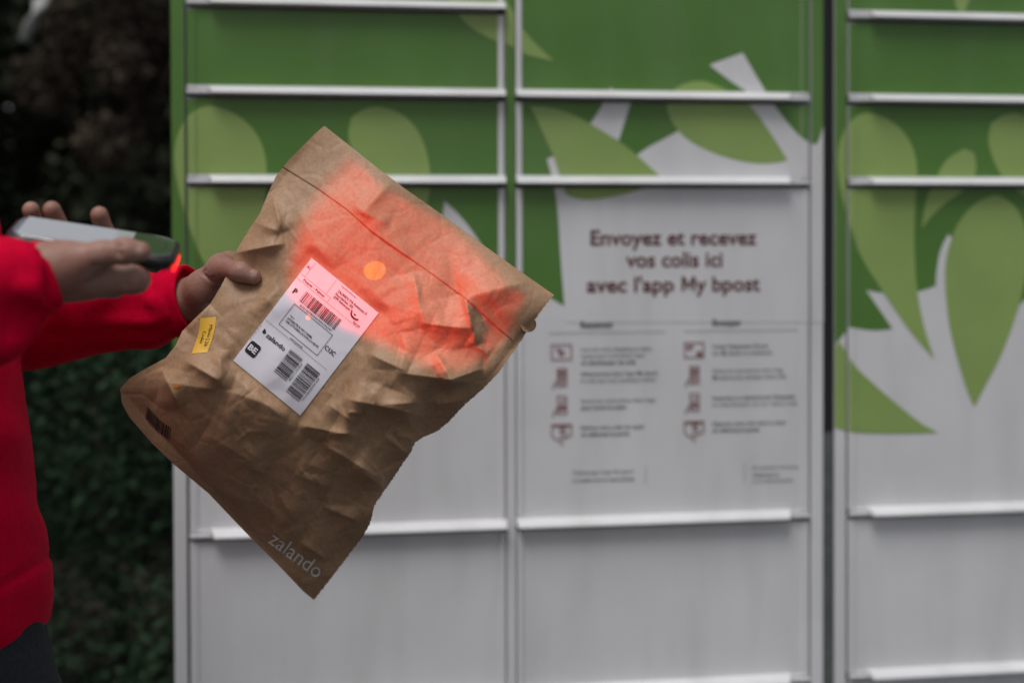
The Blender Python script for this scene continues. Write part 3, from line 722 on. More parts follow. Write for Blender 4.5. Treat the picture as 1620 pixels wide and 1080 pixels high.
# round tear tab at the torn edge
hq = float(h_parcel(np.array([836.]), np.array([513.]))[0])
V = [(836 + 12.5 * math.cos(q), 513 + 12.5 * math.sin(q)) for q in a]
tv = []
for lift in (0.004, 0.0032):
    arr = np.array(V); tv += pw(arr[:, 0], arr[:, 1], hq + lift - 0.002 - 0.011 * np.maximum(arr[:, 0] - 832, 0) / 12).tolist()
fc = [tuple(range(20))[::-1], tuple(range(20, 40))] + [(i, (i + 1) % 20, 20 + (i + 1) % 20, 20 + i) for i in range(20)]
mesh_obj('tear_tab', tv, fc, M['kraft'], parcel)

# ---------------------------------------------------------------- implicit surfaces for the figure
def snets(Fv, o, h):
    """surface nets: the zero level of a sampled field as quads"""
    s = Fv < 0; nx, ny, nz = Fv.shape
    corners = [(i, j, k) for i in (0, 1) for j in (0, 1) for k in (0, 1)]
    cnt = sum(s[i:nx-1+i, j:ny-1+j, k:nz-1+k].astype(np.int8) for i, j, k in corners)
    cells = np.argwhere((cnt > 0) & (cnt < 8))
    cv = np.stack([Fv[cells[:, 0]+i, cells[:, 1]+j, cells[:, 2]+k] for i, j, k in corners], 1)
    acc = np.zeros((len(cells), 3)); num = np.zeros(len(cells)); ca = np.array(corners, float)
    for a in range(8):
        for b in range(a + 1, 8):
            if np.abs(ca[a] - ca[b]).sum() != 1: continue
            m = (cv[:, a] < 0) != (cv[:, b] < 0)
            t = np.where(m, cv[:, a] / np.where(m, cv[:, a] - cv[:, b], 1), 0)
            acc += np.where(m[:, None], ca[a] + t[:, None] * (ca[b] - ca[a]), 0); num += m
    P = (cells + acc / num[:, None]) * h + np.array(o)
    idm = np.full((nx-1, ny-1, nz-1), -1, np.int64); idm[cells[:, 0], cells[:, 1], cells[:, 2]] = np.arange(len(cells))
    quads = []
    for ax in range(3):
        sl0 = [slice(None)] * 3; sl1 = [slice(None)] * 3; sl0[ax] = slice(0, -1); sl1[ax] = slice(1, None)
        a, b = s[tuple(sl0)], s[tuple(sl1)]
        e = np.argwhere(a != b); fl = a[tuple(e.T)]
        o1, o2 = [(1, 2), (2, 0), (0, 1)][ax]
        ok = (e[:, o1] > 0) & (e[:, o2] > 0) & (e[:, o1] < Fv.shape[o1]-1) & (e[:, o2] < Fv.shape[o2]-1); e, fl = e[ok], fl[ok]
        d1 = np.zeros(3, int); d1[o1] = 1; d2 = np.zeros(3, int); d2[o2] = 1
        q = np.stack([idm[tuple(c.T)] for c in (e - d1 - d2, e - d2, e, e - d1)], 1)
        q[~fl] = q[~fl][:, ::-1]; quads.append(q)
    return P, np.concatenate(quads)

class Field:
    def __init__(s, lo, hi, h):
        s.h = h; s.o = np.array(lo, float); n = np.ceil((np.array(hi) - s.o) / h).astype(int) + 1
        s.ax = [(s.o[i] + np.arange(n[i]) * h).astype(np.float32) for i in range(3)]
        s.F = np.full(n, 1.0, np.float32)
    def _sub(s, lo, hi):
        sl = []
        for i in range(3):
            a = int(np.searchsorted(s.ax[i], lo[i])); b = int(np.searchsorted(s.ax[i], hi[i]))
            sl.append(slice(max(a, 0), max(b, 0)))
        X = np.meshgrid(*[s.ax[i][sl[i]] for i in range(3)], indexing='ij', sparse=True)
        return tuple(sl), X
    def cap(s, a, b, ra, rb, k=0.006, op='+', sx=None):
        """tapered capsule joined with a soft blend k; op '-' cuts it away"""
        a = np.array(a, float); b = np.array(b, float); r = max(ra, rb) + 2.5 * k + 2 * s.h
        sl, (X, Y, Z) = s._sub(np.minimum(a, b) - r, np.maximum(a, b) + r)
        if any(q.stop - q.start < 1 for q in sl): return
        d = b - a; L2 = max(float(d @ d), 1e-12)
        t = np.clip(((X-a[0])*d[0] + (Y-a[1])*d[1] + (Z-a[2])*d[2]) / L2, 0, 1)
        D = np.sqrt((X-a[0]-t*d[0])**2 + (Y-a[1]-t*d[1])**2 + (Z-a[2]-t*d[2])**2) - (ra + (rb-ra)*t)
        s.comb(sl, D, k, op)
    def ell(s, c, axes, rad, k=0.006, op='+'):
        """ellipsoid with unit axes (3 vectors) and radii"""
        c = np.array(c, float); r = max(rad) + 2.5 * k + 2 * s.h
        sl, (X, Y, Z) = s._sub(c - r, c + r)
        if any(q.stop - q.start < 1 for q in sl): return
        q2 = 0; q4 = 0
        for v, w in zip(axes, rad):
            p = (X-c[0])*v[0] + (Y-c[1])*v[1] + (Z-c[2])*v[2]
            q2 = q2 + (p/w)**2; q4 = q4 + (p/w**2)**2
        k0 = np.sqrt(q2); D = k0 * (k0 - 1) / np.maximum(np.sqrt(q4), 1e-9)
        s.comb(sl, D, k, op)
    def plane(s, p, n, k=0.004):
        """keep the side the normal points away from"""
        X, Y, Z = np.meshgrid(*s.ax, indexing='ij', sparse=True)
        D = ((X-p[0])*n[0] + (Y-p[1])*n[1] + (Z-p[2])*n[2]).astype(np.float32)
        s.F = np.maximum(s.F, D)
    def comb(s, sl, D, k, op):
        A = s.F[sl]
        if op == '+':
            hh = np.maximum(k - np.abs(A - D), 0) / k; s.F[sl] = np.minimum(A, D) - hh*hh*k*0.25
        else:
            D = -D; hh = np.maximum(k - np.abs(A - D), 0) / k; s.F[sl] = np.maximum(A, D) + hh*hh*k*0.25
    def mesh(s): return snets(s.F, s.o, s.h)
def bounds(pts, m): 
    a = np.array([tuple(p) for p in pts]); return a.min(0) - m, a.max(0) + m
def normals(P, Q):
    n = np.zeros_like(P); fn = np.cross(P[Q[:, 2]] - P[Q[:, 0]], P[Q[:, 3]] - P[Q[:, 1]])
    for i in range(4): np.add.at(n, Q[:, i], fn)
    return n / np.maximum(np.linalg.norm(n, axis=1), 1e-12)[:, None]
def atz(px, z, d):
    p0 = at(px, PPY, d); return p0 + CU * ((z - p0.z) / CU.z)

# ---------------------------------------------------------------- handheld scanner
def atn(x, y, d): return at(x, y, d - 0.15)
PH_C = atn(150, 386, 1.45)
PL = (CR * 0.972 - CU * 0.150 + CF * 0.15).normalized()             # long axis, towards the scanning end
PW_ = (CF * 0.955 + CU * 0.275); PW_ = (PW_ - PL * PW_.dot(PL)).normalized()
PN = PL.cross(PW_); PN = PN if PN.z > 0 else -PN
def ph(l, w, n): return PH_C + PL * l + PW_ * w + PN * n
scanner = empty('handheld_scanner', tuple(PH_C))
tag(scanner, 'black handheld scanner with glossy screen and red scan light, lying on an open palm', 'scanner')
HL, HW, HT = 0.0750, 0.0345, 0.0068
def rounded(hl, hw, r, n, steps=7):
    out = []
    for sx, sy, a0 in ((1, 1, 0), (-1, 1, 90), (-1, -1, 180), (1, -1, 270)):
        for k in range(steps):
            a = math.radians(a0 + 90 * k / (steps - 1)); out.append((sx*(hl-r) + r*math.cos(a), sy*(hw-r) + r*math.sin(a)))
    return out
def slab(name, rings, mat, parent, smooth=True):
    V = []; n = None
    for hl, hw, r, z in rings:
        ring = rounded(hl, hw, r, 0); n = len(ring); V += [tuple(ph(a, b, z)) for a, b in ring]
    Fc = [(i*n+k, i*n+(k+1) % n, (i+1)*n+(k+1) % n, (i+1)*n+k) for i in range(len(rings)-1) for k in range(n)]
    Fc += [tuple(range(n))[::-1], tuple(range((len(rings)-1)*n, len(rings)*n))]
    o = mesh_obj(name, V, Fc, M[mat], parent, smooth)
    me = o.data
    for p in me.polygons:
        if len(p.vertices) > 4: p.use_smooth = False
    return o
slab('casing', [(HL-.006, HW-.006, .014, -HT), (HL-.002, HW-.002, .016, -HT+.0015), (HL, HW, .017, -HT+.005), (HL, HW, .017, HT-.004), (HL-.001, HW-.001, .0165, HT-.0015), (HL-.0035, HW-.0035, .015, HT)], 'plastic', scanner)
scr = slab('screen', [(HL-.0045, HW-.0042, .0145, HT+.0001), (HL-.0047, HW-.0044, .0145, HT+.0008), (HL-.0055, HW-.0052, .014, HT+.0011)], 'glass', scanner)
dm_ = bpy.data.materials.new('lit_display'); dm_.use_nodes = True; b_ = dm_.node_tree.nodes['Principled BSDF']  # pale glow painted on the glass in place of the mirrored sky
b_.inputs['Base Color'].default_value = (.02, .02, .02, 1); b_.inputs['Roughness'].default_value = .04; b_.inputs['IOR'].default_value = 2.2
nz_ = dm_.node_tree.nodes.new('ShaderNodeTexNoise'); nz_.inputs['Scale'].default_value = 9.0
cr_ = dm_.node_tree.nodes.new('ShaderNodeMix'); cr_.data_type = 'RGBA'; cr_.inputs['A'].default_value = (.86, .90, 1, 1); cr_.inputs['B'].default_value = (1, 1, 1, 1)
dm_.node_tree.links.new(nz_.outputs['Fac'], cr_.inputs['Factor']); dm_.node_tree.links.new(cr_.outputs['Result'], b_.inputs['Emission Color'])
b_.inputs['Emission Strength'].default_value = 0.20
mb = MB(); mb.add([ph(-HL+.010, -HW+.0065, HT+.0013), ph(.032, -HW+.0065, HT+.0013), ph(.032, HW-.0065, HT+.0013), ph(-HL+.010, HW-.0065, HT+.0013)], [(0,1,2,3)])
mb.build('display', dm_, scr)  # the glow ends where the locker's reflection would begin
mb = MB(); mb.add([ph(HL-.0125, -.007, HT+.0013), ph(HL-.0125, .007, HT+.0013), ph(HL-.0112, .007, HT+.0013), ph(HL-.0112, -.007, HT+.0013)], [(0,1,2,3)])
mb.build('earpiece', M['plastic'], scr)
m = bpy.data.materials.new('lit_scan_window'); m.use_nodes = True
b_ = m.node_tree.nodes['Principled BSDF']; b_.inputs['Base Color'].default_value = (.5, .01, .01, 1); b_.inputs['Emission Color'].default_value = (1, .02, .02, 1); b_.inputs['Emission Strength'].default_value = 1.2
b_.inputs['Roughness'].default_value = 0.2
mb = MB(); vs = []
for l in (HL - .002, HL + .0012):
    for w, n_ in ((-.026, -.0068), (.010, -.0068), (.010, -.0012), (-.026, -.0012)): vs.append(ph(l, w, n_))
mb.add(vs, [(4,5,6,7),(0,4,7,3),(1,2,6,5),(3,7,6,2),(0,1,5,4)]); mb.build('scan_window', m, scanner)
mb = MB(); vs = []
for w in (-HW - .0012, -HW + .001):
    for l, n_ in ((.052, -.002), (.066, -.002), (.066, .0025), (.052, .0025)): vs.append(ph(l, w, n_))
mb.add(vs, [(0,1,2,3),(0,4,5,1),(1,5,6,2),(2,6,7,3),(3,7,4,0)]); mb.build('side_button', M['plastic'], scanner)
# the red light it throws on the parcel, and its orange aiming dot
def spot(name, loc, target, energy, col, cone, blend, size):
    ld = bpy.data.lights.new(name, 'SPOT'); o = bpy.data.objects.new(name, ld)
    ld.energy = energy; ld.color = col; ld.spot_size = math.radians(cone); ld.spot_blend = blend; ld.shadow_soft_size = size
    ld.use_nodes = True; nt = ld.node_tree; fo_ = nt.nodes.new('ShaderNodeLightFalloff'); fo_.inputs['Strength'].default_value = 12.0
    nt.links.new(fo_.outputs['Constant'], nt.nodes['Emission'].inputs['Strength'])      # lensed beam: weaker fall-off than a bare bulb
    link(o, scanner)
    o.location = Vector(loc) - PH_C
    o.rotation_euler = (Vector(loc) - Vector(target)).to_track_quat('Z', 'Y').to_euler()
    return o
SRC = ph(HL + .004, -.006, -.003)
def pt(x, y, h): return Vector(pw(np.array([x]), np.array([y]), np.array([h]))[0])
sl_ = spot('scan_light', SRC, pt(SCAN_T[0], SCAN_T[1], SCAN_T[2]), SCAN_E, (1.0, 0.010, 0.0), SCAN_CONE, 0.35, 0.004)
# beam cut at added planes near the parcel's edges, keeping red off the lockers
def hp2(x, y): return pt(x, y, float(h_parcel(np.array([x]), np.array([y]))[0]))
nt = sl_.data.node_tree; tcn = nt.nodes.new('ShaderNodeTexCoord'); em = nt.nodes['Emission']; fac = em.inputs['Strength'].links[0].from_socket
rot = sl_.rotation_euler.to_matrix().inverted()
for A_, B_, inside, soft in ((hp2(518, 212), hp2(870, 466), hp2(560, 450), 0.016), (hp2(428, 472), hp2(772, 638), hp2(600, 450), 0.05), (hp2(871, 470), hp2(763, 612), hp2(600, 450), 0.02)):
    pn = (A_ - SRC).cross(B_ - SRC).normalized(); pn = pn if pn.dot(inside - SRC) > 0 else -pn
    pn = rot @ pn
    dt = nt.nodes.new('ShaderNodeVectorMath'); dt.operation = 'DOT_PRODUCT'; dt.inputs[1].default_value = pn
    nt.links.new(tcn.outputs['Normal'], dt.inputs[0])
    mr = nt.nodes.new('ShaderNodeMapRange'); mr.interpolation_type = 'SMOOTHSTEP'; mr.inputs['From Min'].default_value = 0.0; mr.inputs['From Max'].default_value = soft
    nt.links.new(dt.outputs['Value'], mr.inputs['Value'])
    ml = nt.nodes.new('ShaderNodeMath'); ml.operation = 'MULTIPLY'; nt.links.new(fac, ml.inputs[0]); nt.links.new(mr.outputs[0], ml.inputs[1]); fac = ml.outputs[0]
nt.links.new(fac, em.inputs['Strength'])
spot('aiming_light', SRC, pt(590, 428, 0.04), AIM_E, (1.0, 0.30, 0.0), 4.0, 0.3, 0.0005)
spot('aiming_light', SRC, hp2(488, 502), AIM_E * 0.5, (1.0, 0.12, 0.02), 1.3, 0.6, 0.0005)

# ---------------------------------------------------------------- the person
person = empty('person', tuple(atz(-100, 0.05, 1.65)))
tag(person, 'person in red sweater and dark trousers at left, holding scanner and parcel', 'person')
PV, PQ = [], []
def add_body(P, Q):
    PQ.append(Q + sum(len(p) for p in PV)); PV.append(P)

# right hand (near), palm up under the scanner
rw = atn(70, 428, 1.40)
RH = {
 'index':  [atn(212, 440, 1.432), atn(196, 432, 1.500), atn(166, 368, 1.520), atn(157, 340, 1.508)],
 'middle': [atn(180, 450, 1.458), atn(128, 432, 1.528), atn(98, 366, 1.532), atn(82, 332, 1.516)],
 'ring':   [atn(148, 452, 1.476), atn(88, 426, 1.538), atn(58, 362, 1.536), atn(49, 332, 1.520)],
 'little': [atn(116, 446, 1.488), atn(62, 428, 1.534), atn(38, 398, 1.532), atn(28, 380, 1.518)],
}
fr = {'index': (.0105, .0100, .0092, .0090), 'middle': (.0108, .0102, .0095, .0093), 'ring': (.0104, .0098, .0090, .0088), 'little': (.0092, .0085, .0078, .0074)}
rt = [atn(104, 420, 1.405), atn(160, 402, 1.400), atn(198, 397, 1.402), atn(222, 398, 1.405)]
allp = [p for c in RH.values() for p in c] + rt + [rw, atn(40, 436, 1.39)]
f = Field(*bounds(allp, .026), 0.0018)
f.cap(atn(0, 452, 1.385), rw, .0242, .0219, .01)
f.cap(rw, atn(128, 436, 1.425), .0209, .0200, .016)
for nm, c in RH.items():
    f.cap(atn(92, 436, 1.425), c[0], .0158, .0116, .016)
f.cap(RH['index'][0], RH['little'][0], .0116, .0098, .014)
f.cap(atn(120, 428, 1.42), atn(175, 432, 1.44), .0158, .0130, .016)
for nm, c in RH.items():
    r = [w * .93 for w in fr[nm]]
    for i in range(3): f.cap(c[i], c[i+1], r[i], r[i+1], .0045)
    f.cap(c[1], c[1], r[1]*1.06, r[1]*1.06, .004)
f.cap(atn(88, 424, 1.405), rt[0], .0177, .0181, .014)
f.cap(rt[0], rt[1], .0181, .0116, .012); f.cap(rt[1], rt[2], .0110, .0100, .006); f.cap(rt[2], rt[3], .0100, .0091, .006)
f.cap(rt[2], rt[2], .0110, .0110, .005)
f.cap(atn(150, 421, 1.392), atn(222, 421, 1.392), .0011, .0015, .004, '-')       # crease between thumb and palm
f.cap(atn(186, 386, 1.393), atn(190, 408, 1.3905), .0007, .0007, .002, '-')
for x_ in (181, 187, 193):                                                      # knuckle lines of the thumb, creases of palm and wrist
    f.cap(atn(x_, 386, 1.3925), atn(x_ + 2, 408, 1.3905), .0007, .0007, .0022, '-')
f.cap(atn(108, 446, 1.400), atn(186, 446, 1.408), .0016, .0012, .005, '-')
f.cap(atn(196, 424, 1.408), atn(200, 452, 1.418), .0014, .0010, .004, '-')
add_body(*f.mesh())
# left hand (far), pinching the bag: thumb in front, fingers behind
lw = at(296, 476, 1.702)
def hp(x, y, dh): return pt(x, y, float(h_parcel(np.array([x]), np.array([y]))[0]) + dh)
lt = [at(322, 455, 1.672), at(350, 424, 1.655), hp(381, 430, .011), hp(401, 438, .0085)]
LH = {
 'index':  [at(362, 418, 1.688), at(398, 412, 1.694), at(424, 420, 1.690), at(440, 428, 1.684)],
 'middle': [at(362, 442, 1.702), at(404, 436, 1.710), at(434, 440, 1.702), at(452, 448, 1.694)],
 'ring':   [at(356, 466, 1.712), at(396, 464, 1.720), at(424, 466, 1.712), at(440, 472, 1.702)],
 'little': [at(346, 488, 1.716), at(378, 490, 1.722), at(400, 492, 1.714), at(414, 496, 1.706)],
}
allp = [p for c in LH.values() for p in c] + lt + [lw, at(262, 486, 1.71)]
f = Field(*bounds(allp, .026), 0.0018)
f.cap(at(230, 492, 1.72), lw, .027, .0235, .01)
f.cap(lw, at(318, 466, 1.698), .0235, .021, .012)
for nm, c in LH.items(): f.cap(at(318, 470, 1.700), c[0], .017, .0125, .014)
for nm, c in LH.items():
    r = fr[nm]
    for i in range(3): f.cap(c[i], c[i+1], r[i], r[i+1], .0045)
f.cap(lw, lt[0], .0205, .0190, .012)
f.cap(lt[0], lt[1], .0190, .0140, .012); f.cap(lt[1], LH['index'][0], .0135, .012, .014)
f.cap(lt[1], lt[2], .0132, .0106, .008); f.cap(lt[2], lt[3], .0106, .0088, .006)
f.cap(at(319, 430, 1.650), at(341, 450, 1.6445), .0011, .0014, .004, '-')
f.cap(at(326, 427, 1.648), at(339, 438, 1.6435), .0009, .0009, .003, '-')
add_body(*f.mesh())
# head and neck, out of the picture at the left
HC = atz(-205, 1.605, 1.635)
f = Field(np.array(HC) - (.2, .2, .24), np.array(HC) + (.2, .2, .2), 0.005)
UP = Vector((0, 0, 1)); FW = Vector((CR.x, CR.y, 0)).normalized(); SD = UP.cross(FW)
FW2 = (FW - UP * .35).normalized(); UP2 = SD.cross(FW2) * -1; UP2 = UP2 if UP2.z > 0 else -UP2
def hd(a, b, c): return HC + FW2 * a + SD * b + UP2 * c
ax3 = (FW2, SD, UP2)
f.ell(hd(-.012, 0, .035), ax3, (.098, .077, .088), .02); f.ell(hd(.028, 0, -.035), ax3, (.062, .060, .082), .03)
f.cap(hd(-.03, 0, -.05), atz(-235, 1.40, 1.635), .056, .062, .02)
f.cap(hd(.088, 0, .005), hd(.106, 0, -.026), .008, .013, .012)
for sgn in (-1, 1):
    f.ell(hd(.084, .032*sgn, .004), ax3, (.014, .018, .010), .008, '-'); f.ell(hd(.074, .032*sgn, .004), ax3, (.013, .013, .011), .004)
    f.ell(hd(-.008, .078*sgn, -.01), ax3, (.018, .009, .032), .006); f.cap(hd(.088, .014*sgn, .022), hd(.084, .05*sgn, .020), .006, .005, .01)
f.cap(hd(.084, -.020, -.058), hd(.084, .020, -.058), .007, .007, .008); f.cap(hd(.094, -.022, -.0575), hd(.094, .022, -.0575), .0015, .0015, .003, '-')
f.cap(hd(.07, 0, -.098), hd(.074, 0, -.096), .018, .018, .02)
add_body(*f.mesh())
# trunk, arms and legs under the clothes
sh_r, el_r = at(-250, 175, 1.45), atn(-270, 545, 1.37); sh_l, el_l = at(-215, 190, 1.81), at(-60, 528, 1.80)
hip_r, hip_l = atz(-98, .86, 1.57), atz(-92, .86, 1.74)
kn_r, an_r = atz(105, .50, 1.57), atz(60, .13, 1.57); kn_l, an_l = atz(60, .50, 1.76), atz(10, .13, 1.77)
body_pts = [sh_r, el_r, sh_l, el_l, hip_r, hip_l, kn_r, an_r, kn_l, an_l]
f = Field(*bounds(body_pts + [at(250, 480, 1.7)], .16), 0.012)
f.cap(sh_r, el_r, .05, .040, .03); f.cap(el_r, rw, .036, .020, .01); f.cap(sh_l, el_l, .05, .040, .03); f.cap(el_l, lw, .036, .020, .01)
f.cap(at(-225, 210, 1.55), hip_r, .08, .08, .05); f.cap(at(-205, 210, 1.73), hip_l, .08, .08, .05); f.cap(sh_r, sh_l, .05, .05, .05)
f.cap(atz(-230, 1.44, 1.635), atz(-205, 1.34, 1.635), .058, .07, .04)
for hp_, kn, an in ((hip_r, kn_r, an_r), (hip_l, kn_l, an_l)):
    f.cap(hp_, kn, .075, .05, .03); f.cap(kn, an, .05, .035, .02)
add_body(*f.mesh())
body = mesh_obj('body', np.concatenate(PV), np.concatenate(PQ), M['skin'], person, True)
def nail(c, along, out, L, W, parent):
    along = along.normalized(); out = (out - along * out.dot(along)).normalized(); sd_ = along.cross(out); V = []; n = 12
    rows = 6
    for i in range(rows + 1):
        u = -1 + 2 * i / rows
        for k in range(n + 1):
            w = -1 + 2 * k / n; ww = w * (1 - 0.28 * max(0, abs(u) - .5) ** 1.2 * 2)
            V.append(tuple(c + along * (u * L) + sd_ * (ww * W) + out * (0.0012 - 0.42 * W * ww * ww - 0.0010 * u * u)))
    Fc = [(i*(n+1)+k, i*(n+1)+k+1, (i+1)*(n+1)+k+1, (i+1)*(n+1)+k) for i in range(rows) for k in range(n)]
    return mesh_obj('thumbnail', V, Fc, M['nail'], parent, True)
d_ = (rt[3] - rt[2]); nail(rt[3] - d_.normalized() * .0015 - CF * .0090 - CU * .0012, d_, -CF - CU * .15 , .0062, .0058, body)
d_ = (lt[3] - lt[2]); nail(lt[3] - d_.normalized() * .0015 - CF * .0058 + CU * .0062, d_, -CF * .68 + CU * .73, .0068, .0056, body)
mb = MB()
for sgn in (-1, 1):
    mb = MB(); mb.tube([hd(.0815, .032*sgn - .008, .003), hd(.0872, .032*sgn, .003), hd(.0815, .032*sgn + .008, .003)], [.002, .0045, .002], 8)
    mb.build('eye', M['eye'], body, True)
# hair
f = Field(np.array(HC) - (.2, .2, .2), np.array(HC) + (.2, .2, .2), 0.006)
f.ell(hd(-.018, 0, .045), ax3, (.103, .084, .090), .02); f.ell(hd(-.05, 0, -.01), ax3, (.070, .079, .080), .02)
f.ell(hd(.075, 0, -.04), ax3, (.07, .09, .085), .02, '-')
P, Q = f.mesh(); N_ = normals(P, Q)
P = P + N_ * (0.003 * np.sin(P[:, :1] * 160 + 3 * np.sin(P[:, 2:] * 40)) + 0.002 * np.sin(P[:, 1:2] * 210))
mesh_obj('hair', P, Q, M['hair'], person, True)

# sweater
cuff_r, mid_r = atn(66, 440, 1.402), atn(-6, 462, 1.388)
cuff_l, mid_l = at(299, 472, 1.702), at(236, 486, 1.726)
spts = [sh_r, el_r, cuff_r, sh_l, el_l, cuff_l, at(-105, 1000, 1.55), at(-240, 100, 1.63)]
f = Field(*bounds(spts, .13), 0.0055)
f.cap(at(-225, 215, 1.535), at(-135, 930, 1.55), .112, .122, .03); f.cap(at(-205, 215, 1.755), at(-118, 930, 1.755), .112, .120, .14)
f.cap(at(-222, 215, 1.64), at(-132, 930, 1.64), .112, .120, .10)
f.cap(at(-72, 940, 1.60), at(-66, 965, 1.66), .086, .088, .04)                   # soft roll above the hem
f.cap(sh_r, sh_l, .078, .078, .07); f.cap(atz(-225, 1.43, 1.635), atz(-212, 1.34, 1.635), .082, .10, .06)
f.cap(sh_r, el_r, .078, .068, .03); f.cap(el_r, mid_r, .063, .0455, .02); f.cap(mid_r, cuff_r, .0455, .0295, .014)
f.cap(sh_l, el_l, .078, .064, .03); f.cap(el_l, mid_l, .060, .0445, .02); f.cap(mid_l, cuff_l, .0445, .0380, .012)
f.cap(atn(-10, 515, 1.375), atn(40, 478, 1.375), .030, .020, .03)                  # slack under the near forearm
f.cap(at(120, 470, 1.71), at(200, 456, 1.70), .030, .026, .02); f.cap(at(222, 446, 1.690), at(240, 478, 1.675), .011, .008, .012); f.cap(at(252, 500, 1.680), at(262, 440, 1.682), .007, .006, .010)
f.cap(at(150, 528, 1.675), at(240, 532, 1.680), .010, .008, .014, '-')
f.cap(at(70, 500, 1.712), at(238, 508, 1.682), .0075, .0060, .012)               # seam along the far sleeve
f.cap(atn(5, 440, 1.338), atn(30, 520, 1.345), .006, .008, .03, '-'); f.cap(atn(-30, 440, 1.33), atn(60, 465, 1.362), .006, .005, .025)
f.cap(atn(2, 474, 1.338), atn(34, 512, 1.350), .011, .013, .022, '-'); f.cap(atn(-40, 430, 1.330), atn(20, 432, 1.345), .007, .005, .02, '-')
# sleeve ends are cut flat where the cuffs start; hem
for c, m_ in ((cuff_r, mid_r), (cuff_l, mid_l)):
    n_ = (c - m_).normalized(); e = c - n_ * .004
    sl, (X, Y, Z) = f._sub(np.array(c) - .085, np.array(c) + .085)
    D = (X-e.x)*n_.x + (Y-e.y)*n_.y + (Z-e.z)*n_.z
    f.F[sl] = np.maximum(f.F[sl], np.where(D > -.03, D, -1))
pa, pb = at(76, 984, 1.6), at(0, 1034, 1.6); hn = (pa - pb).cross(CF).normalized(); hn = hn if hn.z < 0 else -hn
f.plane(pa, hn)
f.cap(atz(-232, 1.52, 1.635), atz(-222, 1.40, 1.635), .066, .060, .006, '-')
P, Q = f.mesh(); N_ = normals(P, Q)
s1 = P @ np.array(CR); s2 = P @ np.array(CU); s3 = P @ np.array(CF)
fold = (np.sin(s1 * 34 + 2.2 * np.sin(s2 * 19 + s3 * 11)) * np.sin(s2 * 23 + 1.8 * np.sin(s1 * 15)))
fold2 = np.sin(s2 * 61 - s1 * 38 + 2.5 * np.sin(s1 * 21 + s3 * 17))
on_arm = np.clip((s1 - (np.array(at(30, 500, 1.6)) @ np.array(CR))) / .05, 0, 1)
warp = 1.3 * np.sin(s2 * 13 + s3 * 7 + 1.0) + 0.8 * np.sin(s1 * 29 - s2 * 8)
rg = 0.5 + 0.5 * np.sin(s1 * 21 - s2 * 26 + warp * 1.5)                          # pulled diagonal wrinkles, uneven in strength
msk = np.clip(np.sin(s2 * 17 + 2.0 * np.sin(s1 * 9 + s3 * 5)) * np.sin(s3 * 14 + s1 * 6) + 0.25, 0, 1)
P = P + N_ * (0.0038 * fold + 0.0012 * fold2 * np.clip(fold + .3, 0, 1) + (0.0055 * msk + 0.007 * on_arm) * rg ** 2 - 0.003 * on_arm)[:, None]
dh_ = (P - np.array(pa)) @ np.array(hn)                                         # rib of the hem
rib = np.exp(-((dh_ + .062) / .004) ** 2)
P = P - N_ * (0.004 * rib)[:, None]
sweater = mesh_obj('sweater', P, Q, M['red_cloth'], person, True)
def cuff(c, m_, r0, r1, L0, L1, squash):
    n_ = (c - m_).normalized(); a_ = n_.cross(CF).normalized(); b_ = n_.cross(a_); V = []; n = 72
    prof = [(L0, r0 + .0005), (L0 + .004, r0 + .0022), (L0*.5 + L1*.5, (r0+r1)/2 + .0018), (L1 - .004, r1 + .0015), (L1 - .0012, r1 + .0008), (L1, r1 - .0012), (L1 - .0008, r1 - .0034), (L1 - .006, r1 - .0045), (L1 - .03, r1 - .0048)]
    for t, r in prof:
        for k in range(n):
            w = 2 * math.pi * k / n; rr_ = r + 0.0011 * math.sin(3 * w + t * 40) + 0.0008 * math.sin(5 * w + 1.3)
            V.append(tuple(c + n_ * t + a_ * (rr_ * math.cos(w)) + b_ * (rr_ * squash * math.sin(w))))
    Fc = [(i*n+k, i*n+(k+1) % n, (i+1)*n+(k+1) % n, (i+1)*n+k) for i in range(len(prof)-1) for k in range(n)]
    mesh_obj('cuff', V, Fc, M['red_cloth'], sweater, True)
cuff(cuff_r, mid_r, .0325, .0295, -.014, .010, 1.0)
cuff(cuff_l, mid_l, .0410, .0385, -.026, .006, .9)
# trousers and shoes
f = Field(*bounds([hip_r, hip_l, an_r, an_l, kn_r, kn_l], .14), 0.009)
f.cap(atz(-120, .95, 1.58), hip_r, .075, .090, .03); f.cap(atz(-112, .95, 1.73), hip_l, .075, .090, .06)
for hp_, kn, an, o in ((hip_r, kn_r, an_r, -14), (hip_l, kn_l, an_l, -14)):
    f.cap(hp_, kn, .092, .074, .03); f.cap(kn, an - Vector((0, 0, .02)), .068, .058, .02)
P, Q = f.mesh(); N_ = normals(P, Q)
P = P + N_ * (0.004 * np.sin(P[:, 2:3] * 37 + 2 * np.sin(P[:, :1] * 23)) * np.sin(P[:, 1:2] * 31 + P[:, 2:3] * 9))
mesh_obj('trousers', P, Q, M['trouser'], person, True)
for an in (an_r, an_l):
    b0 = Vector((an.x, an.y, 0.05)); f = Field(np.array(b0) - (.2, .2, .02), np.array(b0) + (.26, .2, .16), 0.006)
    f.cap(b0 + FW * -.05 + UP * .045, b0 + FW * .16 + UP * .032, .045, .036, .03); f.cap(b0 + UP * .06, b0 + UP * .12, .045, .046, .03)
    f.plane(b0 + UP * .001, -UP)
    P, Q = f.mesh(); mesh_obj('shoe', P, Q, M['shoe'], person, True)

